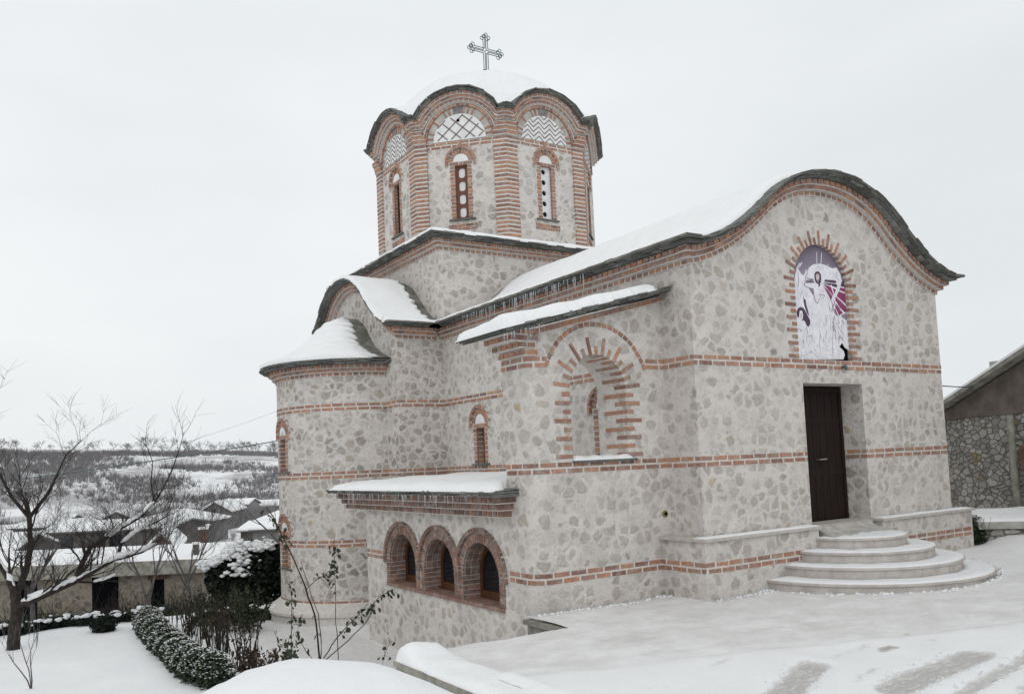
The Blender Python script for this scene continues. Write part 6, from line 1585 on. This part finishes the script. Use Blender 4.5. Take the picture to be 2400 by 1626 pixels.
# ------------------------------------------------------------------ building and wall at the right
A0 = Vector((10.72, 2.58, 0)); dA = Vector((-.418, -.908, 0)).normalized(); nA = Vector((-dA.y, dA.x, 0))    # wall runs towards the camera
if nA.x > 0: nA = -nA
SB = lambda u, v, w: A0 + dA * u + nA * w + Vector((0, 0, v))
sb_ = thing('stone_barn', 'dry-stone barn with boarded gable and snow on its roof behind the church', 'barn', (A0.x, A0.y, -.8))
g = MB(); g.box(SB, -1.2, 9.5, -1.5, 1.76, -5, 0); g.build('wall', M['shed_stone'], sb_)
g = MB(); k_ = .335; ez = 1.93
def rk(u): return ez + (u + .0) * k_
g.poly(SB, [(-.9, 1.765), (9.5, 1.765), (9.5, rk(4.2)), (4.3, rk(4.3)), (-.4, 1.80)], -.2, .02); g.build('gable', M['barn_boards'], sb_)
g = MB()
for (u0, u1) in ((-1.4, 4.3),):
    for t0_, t1_, w1_ in ((.05, .14, .26),):
        g.hexa([SB(u0, rk(u0) + t0_, -5), SB(u1, rk(u1) + t0_, -5), SB(u1, rk(u1) + t0_, w1_), SB(u0, rk(u0) + t0_, w1_), SB(u0, rk(u0) + t1_, -5), SB(u1, rk(u1) + t1_, -5), SB(u1, rk(u1) + t1_, w1_), SB(u0, rk(u0) + t1_, w1_)])
rf = g.build('roof', M['concrete'], sb_)
g = MB(); u0, u1 = -1.42, 4.3; g.hexa([SB(u0, rk(u0) + .143, -5), SB(u1, rk(u1) + .143, -5), SB(u1, rk(u1) + .143, .27), SB(u0, rk(u0) + .143, .27), SB(u0, rk(u0) + .30, -5), SB(u1, rk(u1) + .30, -5), SB(u1, rk(u1) + .20, .26), SB(u0, rk(u0) + .20, .26)]); g.build('snow_cover', M['snow'], rf)
g = MB(); g.tube([SB(2.32, -.8, .12), SB(2.32, 1.74, .12)], .07, 10); g.build('drainpipe', M['concrete'], sb_)
g = MB(); g.box(SB, 2.62, 2.75, .55, 1.1, .05, .2); g.build('rusty_box', M['house_brick'], sb_)
g = MB(); P0 = SB(1.55, rk(1.55) + .1, -.25); g.box(lambda u, v, w: P0 + Vector((u, w, v)), -.09, .09, 0, .42, -.09, .09); g.build('flue', M['concrete_pale'], rf)
# concrete slab wall with snow on top, and the stacked stones beside it
cw = thing('slab_wall', 'low dark wall with pale concrete slab and sloping snow on top at right edge', 'wall', (7.6, -.6, -.7))
TDv = Vector((.667, -.745, 0)).normalized(); B0 = Vector((6.84, -.17, 0)); nB = Vector((-TDv.y, TDv.x, 0))
if nB.y < 0: nB = -nB
SL = lambda u, v, w: B0 + TDv * u + nB * (-w) + Vector((0, 0, v))
g = MB(); g.box(SL, .12, 4.0, -1.2, -.405, -1.2, -.06); g.build('masonry', M['shed_stone'], cw)
g = MB(); g.box(SL, 0, 4.0, -.405, -.275, -2.4, 0); sl_ = g.build('slab', M['concrete_pale'], cw)
g = MB(); snow_sheet(g, lambda fu, fv: tuple(SL(lerp(.02, 3.98, fu), -.273, -lerp(.02, 2.38, fv))), 40, 14, lambda fu, fv: edge_t(fu, fv, .08, .12, .04 + .12 * fu + .05 * fv, fu * 4, fv * 2, 0, .4, 1.6)); g.build('snow_cover', M['snow'], sl_, True)
sp_ = thing('stone_pile', 'stacked flat stones with snow in the gaps between church and slab wall', 'stone pile', (7.3, .1, -.8))
g = MB(); sn = MB(); g_ = random.Random(55)
for lv in range(11):
    for q in range(5):
        x = 6.75 + q * .2 + g_.gauss(0, .03); y = .22 - q * .05 + g_.gauss(0, .05); z = -.85 + lv * .068; a = g_.uniform(-.4, .4)
        if x - 6.75 > .95 - lv * .055: continue
        hx, hy, hz = g_.uniform(.07, .14), g_.uniform(.09, .15), g_.uniform(.02, .034); ca_, sa_ = math.cos(a), math.sin(a)
        def LP(u, v, w): return Vector((x + u * ca_ - v * sa_, y + u * sa_ + v * ca_, z + w + u * g_.uniform(-.15, .15)))
        g.hexa([LP(-hx, -hy, -hz), LP(hx, -hy, -hz), LP(hx * .9, hy, -hz), LP(-hx * .9, hy, -hz), LP(-hx * .9, -hy * .9, hz), LP(hx * .92, -hy * .85, hz), LP(hx * .85, hy, hz), LP(-hx, hy, hz)])
        if g_.random() < .35: lump_snow(sn, g_, [(x - .02, y - hy * .85, z + hz)], .025, .055)
g.build('stones', M['shed_stone'], sp_); sn.build('snow_lumps', M['snow_lump'], sp_, True, normals=False)

# ------------------------------------------------------------------ overhead wires
def wire(a, b_, sag, r, label):
    a, b_ = Vector(a), Vector(b_); g = MB(); g.tube([a.lerp(b_, t_ / 16) - Vector((0, 0, sag * 4 * (t_ / 16) * (1 - t_ / 16))) for t_ in range(17)], r, 5)
    tag(g.build('overhead_cable', M['metal']), label, 'cable')
wire((-12.5, 20.3, .95), (-1.2, 10.5, 2.18), .16, .012, 'dark overhead cable sloping up across the hillside to the apse')
wire((-6.0, 40, 1.4), (4.0, 30, 4.4), .3, .005, 'thin faint upper cable above the skyline left of the apse')
wire((XR, .9, 2.50), tuple(SB(1.35, rk(1.35) + .05, .2)), .05, .012, 'short dark cable from the church corner to the barn eave')

# small dark shrub among the stacked stones
sh_ = MB(); g_ = random.Random(9); leafclump(sh_, (6.92, -.12, -.52), (.16, .14, .24), 420, .035, g_)
for _ in range(18): p = Vector((6.92, -.12, -.75)); sh_.tube([p, p + Vector((g_.gauss(0, .08), g_.gauss(0, .08), .3)), p + Vector((g_.gauss(0, .16), g_.gauss(0, .14), .55))], [.008, .006, .002], 3, caps=False)
tag(sh_.build('small_shrub', M['leaf'], None, normals=False), 'small dark shrub growing between the church plinth and the slab wall', 'shrub')
